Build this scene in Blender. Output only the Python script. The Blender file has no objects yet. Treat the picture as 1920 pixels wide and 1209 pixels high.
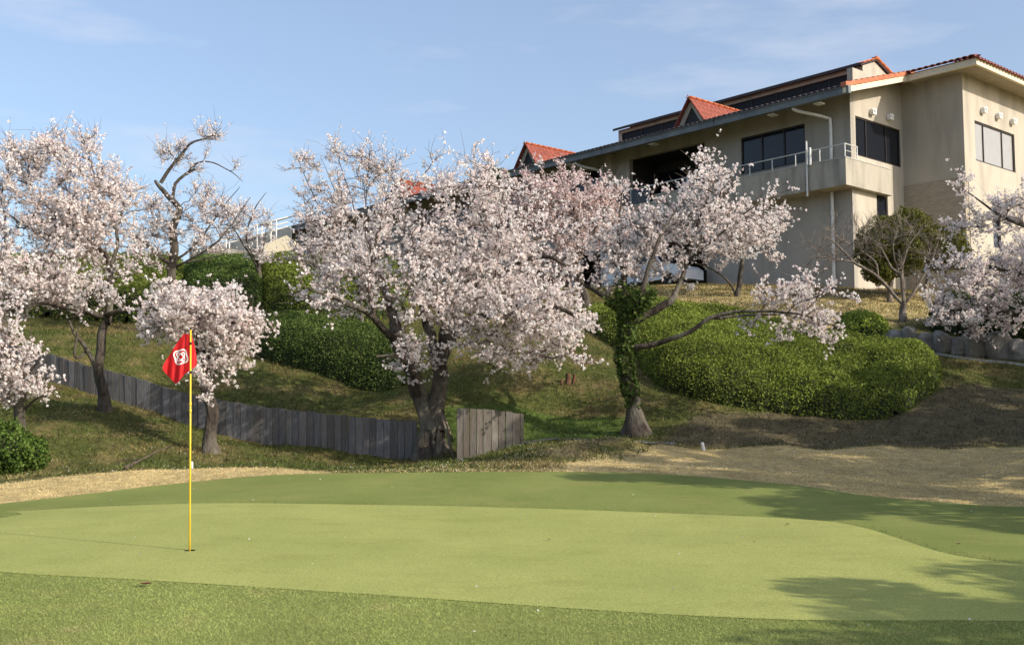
import bpy, math, random, zlib
import numpy as np
from mathutils import Vector, Matrix
from mathutils.geometry import delaunay_2d_cdt

# ------------------------------------------------------------------ camera, sky, sun, exposure
S = bpy.context.scene
COL = S.collection
rng = np.random.default_rng(7)
random.seed(7)
F = 2052.0                      # focal length in photo pixels (photo 1920 x 1209)
PITCH = math.atan(171.5 / F)
EYE = 1.33
CAM = np.array([0.0, 0.0, EYE])
cd = bpy.data.cameras.new('camera'); cam = bpy.data.objects.new('camera', cd); COL.objects.link(cam)
cam.location = (0, 0, EYE); cam.rotation_euler = (math.pi / 2 + PITCH, 0, 0)
cd.sensor_fit = 'HORIZONTAL'; cd.sensor_width = 36.0; cd.lens = 36.0 * F / 1920.0
cd.clip_start = 0.1; cd.clip_end = 3000
S.camera = cam

SUN_AZ, SUN_EL = math.radians(-31), math.radians(29)
SUN_DIR = np.array([math.cos(SUN_AZ) * math.cos(SUN_EL), math.sin(SUN_AZ) * math.cos(SUN_EL), math.sin(SUN_EL)])
W = bpy.data.worlds.new('World'); S.world = W; W.use_nodes = True
wn, wl = W.node_tree.nodes, W.node_tree.links
bg = wn['Background']; bg.inputs['Strength'].default_value = 0.15
sky = wn.new('ShaderNodeTexSky'); sky.sky_type = 'NISHITA'; sky.sun_disc = False
sky.sun_elevation = SUN_EL; sky.sun_rotation = math.pi / 2 - SUN_AZ
sky.air_density = 1.0; sky.dust_density = 2.6; sky.ozone_density = 2.2
tc = wn.new('ShaderNodeTexCoord'); mp = wn.new('ShaderNodeMapping'); wl.new(tc.outputs['Generated'], mp.inputs[0])
mp.inputs['Scale'].default_value = (3.0, 3.0, 13.0); mp.inputs['Location'].default_value = (2.1, 0.7, 1.35)
nz = wn.new('ShaderNodeTexNoise'); nz.inputs['Scale'].default_value = 1.6; nz.inputs['Detail'].default_value = 7; nz.inputs['Roughness'].default_value = 0.55
wl.new(mp.outputs[0], nz.inputs['Vector'])
cr = wn.new('ShaderNodeValToRGB'); cr.color_ramp.elements[0].position = 0.52; cr.color_ramp.elements[1].position = 0.80
cr.color_ramp.elements[0].color = (.15, .15, .15, 1); cr.color_ramp.elements[1].color = (0.6, 0.6, 0.6, 1)
wl.new(nz.outputs[0], cr.inputs[0])
wmix = wn.new('ShaderNodeMix'); wmix.data_type = 'RGBA'
wl.new(cr.outputs[0], wmix.inputs[0]); wl.new(sky.outputs[0], wmix.inputs[6]); wmix.inputs[7].default_value = (3.7, 3.85, 4.3, 1)
wl.new(wmix.outputs[2], bg.inputs['Color'])

sd = bpy.data.lights.new('sun', 'SUN'); sd.energy = 3.9; sd.angle = math.radians(0.5); sd.color = (1.0, 0.90, 0.76)
so = bpy.data.objects.new('sun', sd); COL.objects.link(so)
so.rotation_euler = Vector(SUN_DIR).to_track_quat('Z', 'Y').to_euler(); so.location = (40, -30, 40)
S.cycles.max_bounces = 14; S.cycles.diffuse_bounces = 7; S.cycles.transmission_bounces = 8
S.view_settings.view_transform = 'Standard'; S.view_settings.look = 'None'
S.view_settings.exposure = 0.55; S.view_settings.gamma = 1.0; S.view_settings.use_curve_mapping = False

# ------------------------------------------------------------------ helpers
def reseed(text):
    global rng
    rng = np.random.default_rng(zlib.crc32(text.encode())); random.seed(text)

def at(u, v, Y):
    """point of the place seen at photo position (u, v) at distance Y in front of the camera"""
    a = (u - 960) / F; b = (604.5 - v) / F
    d = np.array([a, math.cos(PITCH) - b * math.sin(PITCH), math.sin(PITCH) + b * math.cos(PITCH)])
    return CAM + d * (Y / d[1])

def xu(u, Y):
    return (u - 960) / F * Y

def tag(o, label=None, cat=None, group=None, kind=None):
    if label: o['label'] = label
    if cat: o['category'] = cat
    if group: o['group'] = group
    if kind: o['kind'] = kind
    return o

def empty(name, loc, label, cat, group=None):
    o = bpy.data.objects.new(name, None); COL.objects.link(o); o.location = Vector(loc)
    o.empty_display_size = 0.2
    return tag(o, label, cat, group)

def link(name, me, mat=None, parent=None):
    o = bpy.data.objects.new(name, me); COL.objects.link(o)
    if mat and not me.materials: me.materials.append(mat)
    if parent is not None:
        o.parent = parent; 
        o.matrix_parent_inverse = Matrix.Translation(-world_loc(parent))
    return o

def world_loc(o):
    """all parents here are pure translations"""
    v = Vector(o.location)
    if o.parent is not None:
        v = world_loc(o.parent) + (o.matrix_parent_inverse.to_translation() + v)
    return v

def mesh_np(name, V, Fc, mat=None, parent=None, tint=None, smooth=False):
    """V (n,3) array, Fc (m,k) array -> object"""
    V = np.asarray(V, dtype=np.float32); Fc = np.asarray(Fc, dtype=np.int32)
    me = bpy.data.meshes.new(name)
    n, (m, k) = len(V), Fc.shape
    me.vertices.add(n); me.vertices.foreach_set('co', V.ravel())
    me.loops.add(m * k); me.loops.foreach_set('vertex_index', Fc.ravel())
    me.polygons.add(m); me.polygons.foreach_set('loop_start', np.arange(0, m * k, k, dtype=np.int32))
    if tint is not None:
        a = me.attributes.new('tint', 'FLOAT_COLOR', 'POINT')
        t = np.ones((n, 4), dtype=np.float32); t[:, :3] = tint
        a.data.foreach_set('color', t.ravel())
    me.update(calc_edges=True); 
    if smooth: me.polygons.foreach_set('use_smooth', np.ones(m, dtype=bool))
    return link(name, me, mat, parent)

class MB:
    """collects mixed shapes into one mesh"""
    def __init__(s): s.v = []; s.f = []
    def add(s, V, Fc):
        b = len(s.v); s.v += [tuple(map(float, p)) for p in V]; s.f += [tuple(b + i for i in q) for q in Fc]
        return s
    def hexa(s, P):           # 8 corners: bottom 4 ccw, top 4 ccw
        return s.add(P, [(0, 3, 2, 1), (4, 5, 6, 7), (0, 1, 5, 4), (1, 2, 6, 5), (2, 3, 7, 6), (3, 0, 4, 7)])
    def box(s, x0, x1, y0, y1, z0, z1):
        return s.hexa([(x0, y0, z0), (x1, y0, z0), (x1, y1, z0), (x0, y1, z0), (x0, y0, z1), (x1, y0, z1), (x1, y1, z1), (x0, y1, z1)])
    def tube(s, pts, radii, n=8, cap=True):
        V, Q = tube_arr(pts, radii, n); b = len(s.v)
        s.add(V, Q)
        if cap:
            m = len(pts)
            s.f.append(tuple(b + i for i in range(n))[::-1]); s.f.append(tuple(b + (m - 1) * n + i for i in range(n)))
        return s
    def build(s, name, mat, parent=None, smooth=False, fix=True):
        me = bpy.data.meshes.new(name); me.from_pydata(s.v, [], s.f); me.update()
        if fix:
            import bmesh
            bm = bmesh.new(); bm.from_mesh(me); bmesh.ops.recalc_face_normals(bm, faces=bm.faces); bm.to_mesh(me); bm.free()
        if smooth: me.polygons.foreach_set('use_smooth', np.ones(len(me.polygons), dtype=bool))
        return link(name, me, mat, parent)

def tube_arr(pts, radii, n=8):
    P = np.asarray(pts, float); m = len(P); Rr = np.broadcast_to(np.asarray(radii, float), (m,))
    T = np.gradient(P, axis=0); T /= np.linalg.norm(T, axis=1)[:, None] + 1e-9
    N = np.zeros_like(P); ref = np.array([0, 0, 1.0]) if abs(T[0][2]) < .9 else np.array([1.0, 0, 0])
    N[0] = np.cross(T[0], ref); N[0] /= np.linalg.norm(N[0])
    for i in range(1, m):
        q = N[i - 1] - T[i] * (N[i - 1] @ T[i]); N[i] = q / (np.linalg.norm(q) + 1e-9)
    Bn = np.cross(T, N); a = np.arange(n) * 2 * math.pi / n
    V = P[:, None] + Rr[:, None, None] * (np.cos(a)[None, :, None] * N[:, None] + np.sin(a)[None, :, None] * Bn[:, None])
    i = np.arange(m - 1)[:, None] * n; j = np.arange(n)[None]
    Q = np.stack([i + j, i + (j + 1) % n, i + n + (j + 1) % n, i + n + j], -1).reshape(-1, 4)
    return V.reshape(-1, 3), Q

def segs_arr(p0, p1, r0, r1, n=3):
    """many straight prisms at once"""
    T = p1 - p0; Ln = np.linalg.norm(T, axis=1, keepdims=True) + 1e-9; T = T / Ln
    ref = np.where(np.abs(T[:, 2:3]) < .9, np.array([[0, 0, 1.0]]), np.array([[1.0, 0, 0]]))
    N = np.cross(T, ref); N /= np.linalg.norm(N, axis=1, keepdims=True) + 1e-9; Bn = np.cross(T, N)
    a = np.arange(n) * 2 * math.pi / n
    ring = np.cos(a)[None, :, None] * N[:, None] + np.sin(a)[None, :, None] * Bn[:, None]
    V = np.concatenate([p0[:, None] + ring * np.reshape(r0, (-1, 1, 1)), p1[:, None] + ring * np.reshape(r1, (-1, 1, 1))], 1)
    b = np.arange(len(p0))[:, None] * 2 * n; j = np.arange(n)[None]
    Q = np.stack([b + j, b + (j + 1) % n, b + n + (j + 1) % n, b + n + j], -1).reshape(-1, 4)
    return V.reshape(-1, 3), Q

def smooth_path(pts, step=0.12):
    P = np.asarray(pts, float)
    Q = np.vstack([2 * P[0] - P[1], P, 2 * P[-1] - P[-2]]); out = []
    for i in range(1, len(Q) - 2):
        k = max(2, int(np.linalg.norm(Q[i + 1] - Q[i]) / step)); t = np.linspace(0, 1, k, endpoint=False)[:, None]
        a, b, c, d = Q[i - 1], Q[i], Q[i + 1], Q[i + 2]
        out.append(.5 * (2 * b + (c - a) * t + (2 * a - 5 * b + 4 * c - d) * t ** 2 + (3 * b - a - 3 * c + d) * t ** 3))
    out.append(P[-1:]); return np.vstack(out)

_perm = np.random.default_rng(3).random((256, 256))
def vnoise(x, y):
    xi, yi = np.floor(x).astype(int), np.floor(y).astype(int); fx, fy = x - xi, y - yi
    fx = fx * fx * (3 - 2 * fx); fy = fy * fy * (3 - 2 * fy); g = lambda a, b: _perm[a & 255, b & 255]
    return (g(xi, yi) * (1 - fx) + g(xi + 1, yi) * fx) * (1 - fy) + (g(xi, yi + 1) * (1 - fx) + g(xi + 1, yi + 1) * fx) * fy
def fbm(x, y, o=4):
    s = 0; a = .5
    for i in range(o): s = s + a * vnoise(x + 17 * i, y + 31 * i); x, y, a = x * 2.03, y * 2.03, a * .5
    return s

def rand_quads(P, size, nrm=None, aspect=1.0, spread=1.0, bend=0.0):
    """quads at points P, random orientation (mixed with nrm by spread)"""
    n = len(P); d = rng.normal(size=(n, 3)); d /= np.linalg.norm(d, axis=1, keepdims=True)
    if nrm is not None: d = nrm * (1 - spread) + d * spread; d /= np.linalg.norm(d, axis=1, keepdims=True) + 1e-9
    h = rng.normal(size=(n, 3)); a = np.cross(d, h); a /= np.linalg.norm(a, axis=1, keepdims=True) + 1e-9; b = np.cross(d, a)
    sz = np.reshape(size, (-1, 1)) * np.ones((n, 1)); a = a * sz * aspect; b = b * sz
    k = d * sz * bend
    V = np.stack([P - a + k, P - b, P + a + k, P + b], 1).reshape(-1, 3)
    return V, np.arange(4 * n).reshape(-1, 4)

# ------------------------------------------------------------------ materials
def newmat(name):
    m = bpy.data.materials.new(name); m.use_nodes = True
    nt = m.node_tree; return m, nt.nodes, nt.links, nt.nodes['Principled BSDF']

def lin(c): return (c[0], c[1], c[2], 1)

def surf(name, c1, c2=None, scale=4.0, rough=.8, detail=5, bump=0.0, bscale=None, spec=.3, coords='Object', stretch=(1, 1, 1), metal=0.0, ramp=(.35, .65), c3=None, s3=.5):
    m, N, Lk, bs = newmat(name)
    bs.inputs['Roughness'].default_value = rough; bs.inputs['Specular IOR Level'].default_value = spec; bs.inputs['Metallic'].default_value = metal
    t = N.new('ShaderNodeTexCoord'); mpn = N.new('ShaderNodeMapping'); Lk.new(t.outputs[coords], mpn.inputs[0]); mpn.inputs['Scale'].default_value = stretch
    if c2 is None:
        bs.inputs['Base Color'].default_value = lin(c1)
    else:
        n = N.new('ShaderNodeTexNoise'); n.inputs['Scale'].default_value = scale; n.inputs['Detail'].default_value = detail; n.inputs['Roughness'].default_value = .6
        Lk.new(mpn.outputs[0], n.inputs['Vector'])
        r = N.new('ShaderNodeValToRGB'); r.color_ramp.elements[0].position, r.color_ramp.elements[1].position = ramp
        r.color_ramp.elements[0].color = lin(c1); r.color_ramp.elements[1].color = lin(c2); Lk.new(n.outputs[0], r.inputs[0])
        out = r.outputs[0]
        if c3 is not None:
            n3 = N.new('ShaderNodeTexNoise'); n3.inputs['Scale'].default_value = s3; n3.inputs['Detail'].default_value = 4; Lk.new(mpn.outputs[0], n3.inputs['Vector'])
            r3 = N.new('ShaderNodeValToRGB'); r3.color_ramp.elements[0].position = .42; r3.color_ramp.elements[1].position = .68; Lk.new(n3.outputs[0], r3.inputs[0])
            mx = N.new('ShaderNodeMix'); mx.data_type = 'RGBA'; Lk.new(r3.outputs[0], mx.inputs[0]); Lk.new(out, mx.inputs[6]); mx.inputs[7].default_value = lin(c3); out = mx.outputs[2]
        Lk.new(out, bs.inputs['Base Color'])
    if bump:
        n2 = N.new('ShaderNodeTexNoise'); n2.inputs['Scale'].default_value = bscale or scale * 4; n2.inputs['Detail'].default_value = 6; Lk.new(mpn.outputs[0], n2.inputs['Vector'])
        b = N.new('ShaderNodeBump'); b.inputs['Strength'].default_value = bump; b.inputs['Distance'].default_value = .03; Lk.new(n2.outputs[0], b.inputs['Height']); Lk.new(b.outputs[0], bs.inputs['Normal'])
    return m

def leafmat(name, trans=.35, rough=.6, spec=.25):
    """thin leaves / petals coloured by their own 'tint' attribute, letting some light through"""
    m, N, Lk, bs = newmat(name)
    a = N.new('ShaderNodeAttribute'); a.attribute_name = 'tint'; Lk.new(a.outputs['Color'], bs.inputs['Base Color'])
    bs.inputs['Roughness'].default_value = rough; bs.inputs['Specular IOR Level'].default_value = spec
    tr = N.new('ShaderNodeBsdfTranslucent'); Lk.new(a.outputs['Color'], tr.inputs['Color'])
    mx = N.new('ShaderNodeMixShader'); mx.inputs[0].default_value = trans
    Lk.new(bs.outputs[0], mx.inputs[1]); Lk.new(tr.outputs[0], mx.inputs[2]); Lk.new(mx.outputs[0], N['Material Output'].inputs['Surface'])
    return m

M = {}
M['blossom'] = leafmat('blossom_petals', .55, .7, .1)
M['leaf'] = leafmat('green_leaves', .28, .8, .12)
M['blade'] = leafmat('grass_blades', .30, .7, .15)
M['bark'] = surf('cherry_bark', (.018, .014, .012), (.085, .068, .054), 9, .95, bump=1.0, bscale=22, stretch=(1, 1, .35), c3=(.13, .12, .095), s3=3.5)
M['bark_pale'] = surf('pale_bark', (.09, .075, .062), (.26, .22, .18), 8, .95, bump=.5, bscale=30, stretch=(1, 1, .4))
M['twig'] = surf('twig_bark', (.07, .05, .042), (.16, .12, .10), 6, .9)
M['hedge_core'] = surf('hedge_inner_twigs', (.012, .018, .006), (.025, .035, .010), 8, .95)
M['plank'] = surf('weathered_planks', (.09, .092, .10), (.18, .178, .185), 7, .85, bump=.35, bscale=40, stretch=(6, 6, .6), c3=(.12, .108, .10), s3=.9)
M['plank_brown'] = surf('weathered_brown_planks', (.085, .078, .070), (.185, .172, .152), 7, .85, bump=.35, bscale=40, stretch=(6, 6, .6), c3=(.075, .062, .050), s3=.9)
M['stone'] = surf('wall_stone', (.14, .13, .115), (.35, .33, .295), 3.5, .9, bump=.8, bscale=12, c3=(.19, .18, .15), s3=2.0)
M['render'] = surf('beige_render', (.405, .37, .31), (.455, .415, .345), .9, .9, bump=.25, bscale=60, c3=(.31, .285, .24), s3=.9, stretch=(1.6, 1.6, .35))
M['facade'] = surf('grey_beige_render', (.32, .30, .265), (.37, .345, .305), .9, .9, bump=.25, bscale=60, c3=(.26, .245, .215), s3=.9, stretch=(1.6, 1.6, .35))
M['concrete'] = surf('balcony_concrete', (.34, .315, .265), (.42, .39, .325), 1.1, .9, bump=.2, bscale=40, c3=(.21, .195, .165), s3=1.1, stretch=(2.2, 2.2, .5))
M['fascia'] = surf('cream_fascia', (.60, .53, .39), (.66, .59, .45), 2, .7)
M['soffit'] = surf('soffit_boards', (.30, .26, .20), (.36, .31, .24), 2, .85)
M['gutter'] = surf('grey_gutter', (.10, .115, .125), (.15, .165, .17), 1.5, .5, spec=.4)
M['dark_metal'] = surf('dark_window_frame', (.018, .014, .013), (.03, .025, .022), 4, .45)
M['roof_dark'] = surf('dark_roof_edge', (.03, .022, .024), (.055, .04, .042), 3, .6)
M['verge'] = surf('orange_verge_tile', (.36, .12, .06), (.47, .17, .09), 3, .75)
M['tile'] = surf('orange_roof_tile', (.62, .20, .095), (.74, .29, .145), 3, .7, bump=.15, bscale=25)
M['tile_red'] = surf('red_brown_roof_tile', (.16, .045, .035), (.26, .075, .055), 3, .6, bump=.15, bscale=25)
M['white'] = surf('white_paint', (.74, .74, .72), (.80, .80, .78), 5, .45)
M['rail'] = surf('pale_metal_rail', (.52, .53, .52), (.62, .63, .62), 5, .35, metal=.3)
M['pipe'] = surf('pale_downpipe', (.55, .56, .56), (.66, .66, .65), 3, .4)
M['glass'] = surf('dark_window_glass', (.010, .012, .018), None, rough=.05, spec=.35)
M['tinted'] = surf('tinted_high_window', (.010, .011, .014), None, rough=.45, spec=.15)
M['curtain_glass'] = surf('curtained_window', (.25, .245, .235), (.36, .35, .335), 14, .12, spec=.6, stretch=(9, 9, .2))
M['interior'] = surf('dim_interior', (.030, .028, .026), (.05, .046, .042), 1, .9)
M['path'] = surf('asphalt_path', (.11, .11, .11), (.16, .155, .15), 8, .95)
M['kerb'] = surf('concrete_kerb', (.36, .35, .32), (.46, .45, .41), 5, .9)
M['yellow'] = surf('yellow_pole_paint', (.78, .50, .035), (.82, .55, .05), 3, .35)
M['black'] = surf('black_plastic', (.012, .012, .012), (.02, .02, .02), 5, .5)
M['wood'] = surf('grey_prop_wood', (.10, .08, .06), (.20, .165, .125), 6, .9, stretch=(4, 4, .8))
M['deadleaf'] = surf('dead_leaf', (.10, .045, .02), (.18, .09, .045), 30, .8)
M['car_paint'] = surf('white_car_paint', (.62, .65, .70), (.66, .69, .74), 1, .2, spec=.5)
M['tyre'] = surf('tyre_rubber', (.015, .015, .015), (.025, .025, .025), 9, .8)

def flag_mat():
    m, N, Lk, bs = newmat('red_flag_cloth'); bs.inputs['Base Color'].default_value = (.66, .010, .014, 1); bs.inputs['Roughness'].default_value = .6
    tr = N.new('ShaderNodeBsdfTranslucent'); tr.inputs['Color'].default_value = (.75, .012, .016, 1)
    mx = N.new('ShaderNodeMixShader'); mx.inputs[0].default_value = .35
    w = N.new('ShaderNodeTexNoise'); w.inputs['Scale'].default_value = 300
    b = N.new('ShaderNodeBump'); b.inputs['Strength'].default_value = .1; Lk.new(w.outputs[0], b.inputs['Height']); Lk.new(b.outputs[0], bs.inputs['Normal'])
    Lk.new(bs.outputs[0], mx.inputs[1]); Lk.new(tr.outputs[0], mx.inputs[2]); Lk.new(mx.outputs[0], N['Material Output'].inputs['Surface']); return m
M['flag'] = flag_mat()

def brick_mat():
    m, N, Lk, bs = newmat('thin_brick_cladding'); bs.inputs['Roughness'].default_value = .9
    t = N.new('ShaderNodeTexCoord'); s = N.new('ShaderNodeSeparateXYZ'); Lk.new(t.outputs['Object'], s.inputs[0])
    c = N.new('ShaderNodeCombineXYZ'); ad = N.new('ShaderNodeMath'); ad.operation = 'SUBTRACT'; Lk.new(s.outputs[0], ad.inputs[0]); Lk.new(s.outputs[1], ad.inputs[1])
    Lk.new(ad.outputs[0], c.inputs[0]); Lk.new(s.outputs[2], c.inputs[1])
    b = N.new('ShaderNodeTexBrick'); Lk.new(c.outputs[0], b.inputs['Vector']); b.inputs['Scale'].default_value = 1.0
    b.inputs['Brick Width'].default_value = .32; b.inputs['Row Height'].default_value = .08; b.inputs['Mortar Size'].default_value = .009
    b.inputs['Color1'].default_value = (.33, .285, .22, 1); b.inputs['Color2'].default_value = (.40, .35, .275, 1); b.inputs['Mortar'].default_value = (.20, .17, .13, 1)
    Lk.new(b.outputs[0], bs.inputs['Base Color'])
    bp = N.new('ShaderNodeBump'); bp.invert = True; bp.inputs['Strength'].default_value = .6; bp.inputs['Distance'].default_value = .02; Lk.new(b.outputs['Fac'], bp.inputs['Height']); Lk.new(bp.outputs[0], bs.inputs['Normal'])
    return m
M['brick'] = brick_mat()

def turf(name, cols, big, fine, bump, rough=.9, extra=None):
    """mown grass: large soft patches x fine grain"""
    m, N, Lk, bs = newmat(name); bs.inputs['Roughness'].default_value = rough; bs.inputs['Specular IOR Level'].default_value = .05
    g = N.new('ShaderNodeNewGeometry')
    def noise(sc, det=4, ro=.6, st=(1, 1, 1)):
        mpn = N.new('ShaderNodeMapping'); mpn.inputs['Scale'].default_value = st; Lk.new(g.outputs['Position'], mpn.inputs[0])
        n = N.new('ShaderNodeTexNoise'); n.inputs['Scale'].default_value = sc; n.inputs['Detail'].default_value = det; n.inputs['Roughness'].default_value = ro; Lk.new(mpn.outputs[0], n.inputs['Vector']); return n.outputs[0]
    def ramp(x, a, b, ca, cb):
        r = N.new('ShaderNodeValToRGB'); r.color_ramp.elements[0].position, r.color_ramp.elements[1].position = a, b
        r.color_ramp.elements[0].color = lin(ca); r.color_ramp.elements[1].color = lin(cb); Lk.new(x, r.inputs[0]); return r.outputs[0]
    def mix(f, a, b):
        x = N.new('ShaderNodeMix'); x.data_type = 'RGBA'; Lk.new(f, x.inputs[0]); Lk.new(a, x.inputs[6]); 
        if isinstance(b, tuple): x.inputs[7].default_value = lin(b)
        else: Lk.new(b, x.inputs[7])
        return x.outputs[2]
    base = ramp(noise(big, 5, .6, (1, .7, 1)), .30, .72, cols[0], cols[1])
    if len(cols) > 2: base = mix(ramp(noise(big * 3.1, 6, .65, (.6, 1.3, 1)), .52, .74, (0, 0, 0), (.8, .8, .8)), base, cols[2])
    gr = ramp(noise(fine, 3, .7), .25, .75, (.62, .62, .62), (1.3, 1.3, 1.3))
    mm = N.new('ShaderNodeMix'); mm.data_type = 'RGBA'; mm.blend_type = 'MULTIPLY'; mm.inputs[0].default_value = 1; Lk.new(base, mm.inputs[6]); Lk.new(gr, mm.inputs[7])
    Lk.new(mm.outputs[2], bs.inputs['Base Color'])
    b = N.new('ShaderNodeBump'); b.inputs['Strength'].default_value = bump; b.inputs['Distance'].default_value = .02; Lk.new(noise(fine * .8, 4, .7), b.inputs['Height']); Lk.new(b.outputs[0], bs.inputs['Normal'])
    return m
M['green'] = turf('putting_green_turf', [(.258, .284, .088), (.335, .352, .116), (.238, .258, .078)], .6, 55, .12)
M['apron'] = turf('fairway_turf', [(.150, .184, .052), (.212, .240, .074), (.245, .230, .082)], .7, 75, .3)

def bank_mat():
    m, N, Lk, bs = newmat('bank_ground'); bs.inputs['Roughness'].default_value = .95; bs.inputs['Specular IOR Level'].default_value = .1
    g = N.new('ShaderNodeNewGeometry'); at_ = N.new('ShaderNodeAttribute'); at_.attribute_name = 'tint'
    sp = N.new('ShaderNodeSeparateColor'); Lk.new(at_.outputs['Color'], sp.inputs[0])
    def noise(sc, det=5, ro=.65):
        n = N.new('ShaderNodeTexNoise'); n.inputs['Scale'].default_value = sc; n.inputs['Detail'].default_value = det; n.inputs['Roughness'].default_value = ro; Lk.new(g.outputs['Position'], n.inputs['Vector']); return n.outputs[0]
    def ramp(x, a, b, ca, cb):
        r = N.new('ShaderNodeValToRGB'); r.color_ramp.elements[0].position, r.color_ramp.elements[1].position = a, b
        r.color_ramp.elements[0].color = lin(ca); r.color_ramp.elements[1].color = lin(cb); Lk.new(x, r.inputs[0]); return r.outputs[0]
    def mix(f, a, b, mode='MIX'):
        x = N.new('ShaderNodeMix'); x.data_type = 'RGBA'; x.blend_type = mode
        if isinstance(f, float): x.inputs[0].default_value = f
        else: Lk.new(f, x.inputs[0])
        Lk.new(a, x.inputs[6]); Lk.new(b, x.inputs[7]); return x.outputs[2]
    def edge(mask, amt=.7):
        a = N.new('ShaderNodeMath'); a.operation = 'MULTIPLY_ADD'; Lk.new(noise(1.6, 6), a.inputs[0]); a.inputs[1].default_value = amt; Lk.new(mask, a.inputs[2])
        b = N.new('ShaderNodeMath'); b.operation = 'SUBTRACT'; Lk.new(a.outputs[0], b.inputs[0]); b.inputs[1].default_value = amt * .5
        return ramp(b.outputs[0], .38, .62, (0, 0, 0), (1, 1, 1))
    green = mix(ramp(noise(.9, 6), .46, .66, (0, 0, 0), (1, 1, 1)), ramp(noise(6), .3, .7, (.058, .072, .019), (.105, .115, .032)), ramp(noise(7), .3, .7, (.14, .11, .048), (.23, .18, .08)))
    dead = ramp(noise(3.5, 6), .30, .70, (.42, .335, .16), (.58, .465, .23))
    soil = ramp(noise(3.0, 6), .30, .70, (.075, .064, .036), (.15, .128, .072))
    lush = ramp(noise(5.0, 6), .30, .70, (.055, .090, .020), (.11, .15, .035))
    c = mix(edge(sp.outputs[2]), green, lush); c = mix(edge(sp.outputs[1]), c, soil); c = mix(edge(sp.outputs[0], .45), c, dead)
    c = mix(1.0, c, ramp(noise(28, 4, .75), .25, .75, (.50, .50, .50), (1.4, 1.4, 1.4)), 'MULTIPLY')
    c = mix(1.0, c, ramp(noise(5.5, 6, .8), .34, .66, (.62, .60, .58), (1.25, 1.25, 1.25)), 'MULTIPLY')
    Lk.new(c, bs.inputs['Base Color'])
    b = N.new('ShaderNodeBump'); b.inputs['Strength'].default_value = .7; b.inputs['Distance'].default_value = .06; Lk.new(noise(14, 6, .7), b.inputs['Height']); Lk.new(b.outputs[0], bs.inputs['Normal'])
    return m
M['bank'] = bank_mat()

# ------------------------------------------------------------------ terrain
ctl = []
def C3(u, v, Y): ctl.append(at(u, v, Y))
def CZ(u, Y, z): ctl.append(np.array([xu(u, Y), Y, z]))
for X in (-6, 0, 6): ctl.append(np.array([X, 0.0, -.28])); ctl.append(np.array([X, 4.0, -.20]))
for X in (-14, 14): ctl.append(np.array([X, 1.0, -.2])); ctl.append(np.array([X, 8.0, -.0]))
CZ(300, 6.87, -.10); CZ(960, 6.87, -.12); CZ(1700, 6.87, -.12)
CZ(0, 9.3, -.03); CZ(1300, 7.5, -.09); C3(356, 1036, 10.5); CZ(1000, 10.5, 0); CZ(1600, 9.5, -.03)
for u, v, Y in [(360, 945, 14.7), (0, 962, 14.4), (700, 948, 14.5), (1000, 955, 14.1), (1500, 975, 13.0), (1640, 1000, 11.8), (1740, 1030, 10.7), (1920, 1058, 10.0),
                (0, 945, 15.8), (350, 905, 17.5), (600, 888, 17.6), (800, 886, 17.6), (1000, 885, 17.5), (1200, 887, 17.2), (1500, 912, 16.2), (1700, 935, 15.2), (1920, 950, 14.5),
                (0, 906, 17.2), (250, 881, 18.3), (500, 877, 18.6), (-300, 930, 17)]: C3(u, v, Y)
for u, Y, z in [(100, 20, .25), (350, 21, .35), (600, 21.5, .12), (800, 21.8, .12), (30, 21, .35)]: CZ(u, Y, z)
for u, v, Y in [(45, 885, 20.5), (195, 766, 25), (397, 846, 23), (812, 853, 24.6), (104, 722, 27.6), (-40, 690, 28.3), (257, 767, 26.8), (417, 816, 26.2), (556, 833, 25.8), (685, 854, 25.3), (765, 859, 25.0),
                (500, 762, 28.6), (650, 778, 27.8), (340, 735, 28.6), (200, 690, 29), (76, 656, 29.3), (-100, 640, 30),
                (480, 665, 33), (740, 735, 29.8), (300, 650, 31.5), (100, 620, 33), (400, 690, 30.5), (600, 700, 31),
                (60, 590, 36), (300, 598, 36), (480, 585, 36), (700, 570, 37), (-200, 580, 36),
                (860, 862, 23.8), (980, 836, 24.2), (900, 760, 27.5), (900, 700, 29), (900, 640, 32), (900, 590, 35.5), (900, 548, 42),
                (1190, 816, 25.5), (1050, 818, 26), (1050, 760, 28), (1050, 700, 30), (1080, 620, 34),
                (1230, 722, 28.5), (1300, 747, 27.4), (1500, 782, 26.4), (1650, 789, 26), (1768, 703, 28.6), (1750, 672, 31),
                (1330, 536, 43.3), (1580, 546, 40.2), (1700, 557, 39.2), (1290, 600, 36), (1450, 605, 36), (1560, 640, 34), (1695, 601, 36), (1840, 590, 37), (1620, 600, 36.3),
                (1670, 652, 32.6), (1800, 668, 31.3), (1920, 680, 30.3), (2100, 690, 30), (1850, 722, 28.5), (1800, 800, 25), (1920, 832, 23), (2100, 830, 22),
                (1920, 882, 18.6), (1700, 890, 19.0), (1600, 850, 22), (1300, 838, 24), (1100, 832, 24), (1000, 838, 22.5), (900, 864, 20.5), (1180, 868, 20), (1400, 868, 20.0), (1920, 925, 16)]: C3(u, v, Y)
for u, Y, z in [(1330, 47.5, 6.85), (1580, 44, 6.2), (1800, 44, 5.9), (2100, 44, 5.8), (1000, 52, 7.1), (700, 52, 7.0), (1800, 40, 5.7), (2050, 37, 4.9), (2300, 30, 3.2), (2500, 20, .9), (2400, 14, .2),
                (-300, 42, 6.6), (60, 42, 6.5), (300, 42, 6.5), (500, 42, 6.4), (700, 42, 6.6), (60, 50, 6.9), (400, 50, 6.9), (-300, 50, 6.9), (-700, 30, 3.5), (-700, 20, .5), (-900, 14, 0)]: CZ(u, Y, z)
ctl = np.array(ctl)
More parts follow.
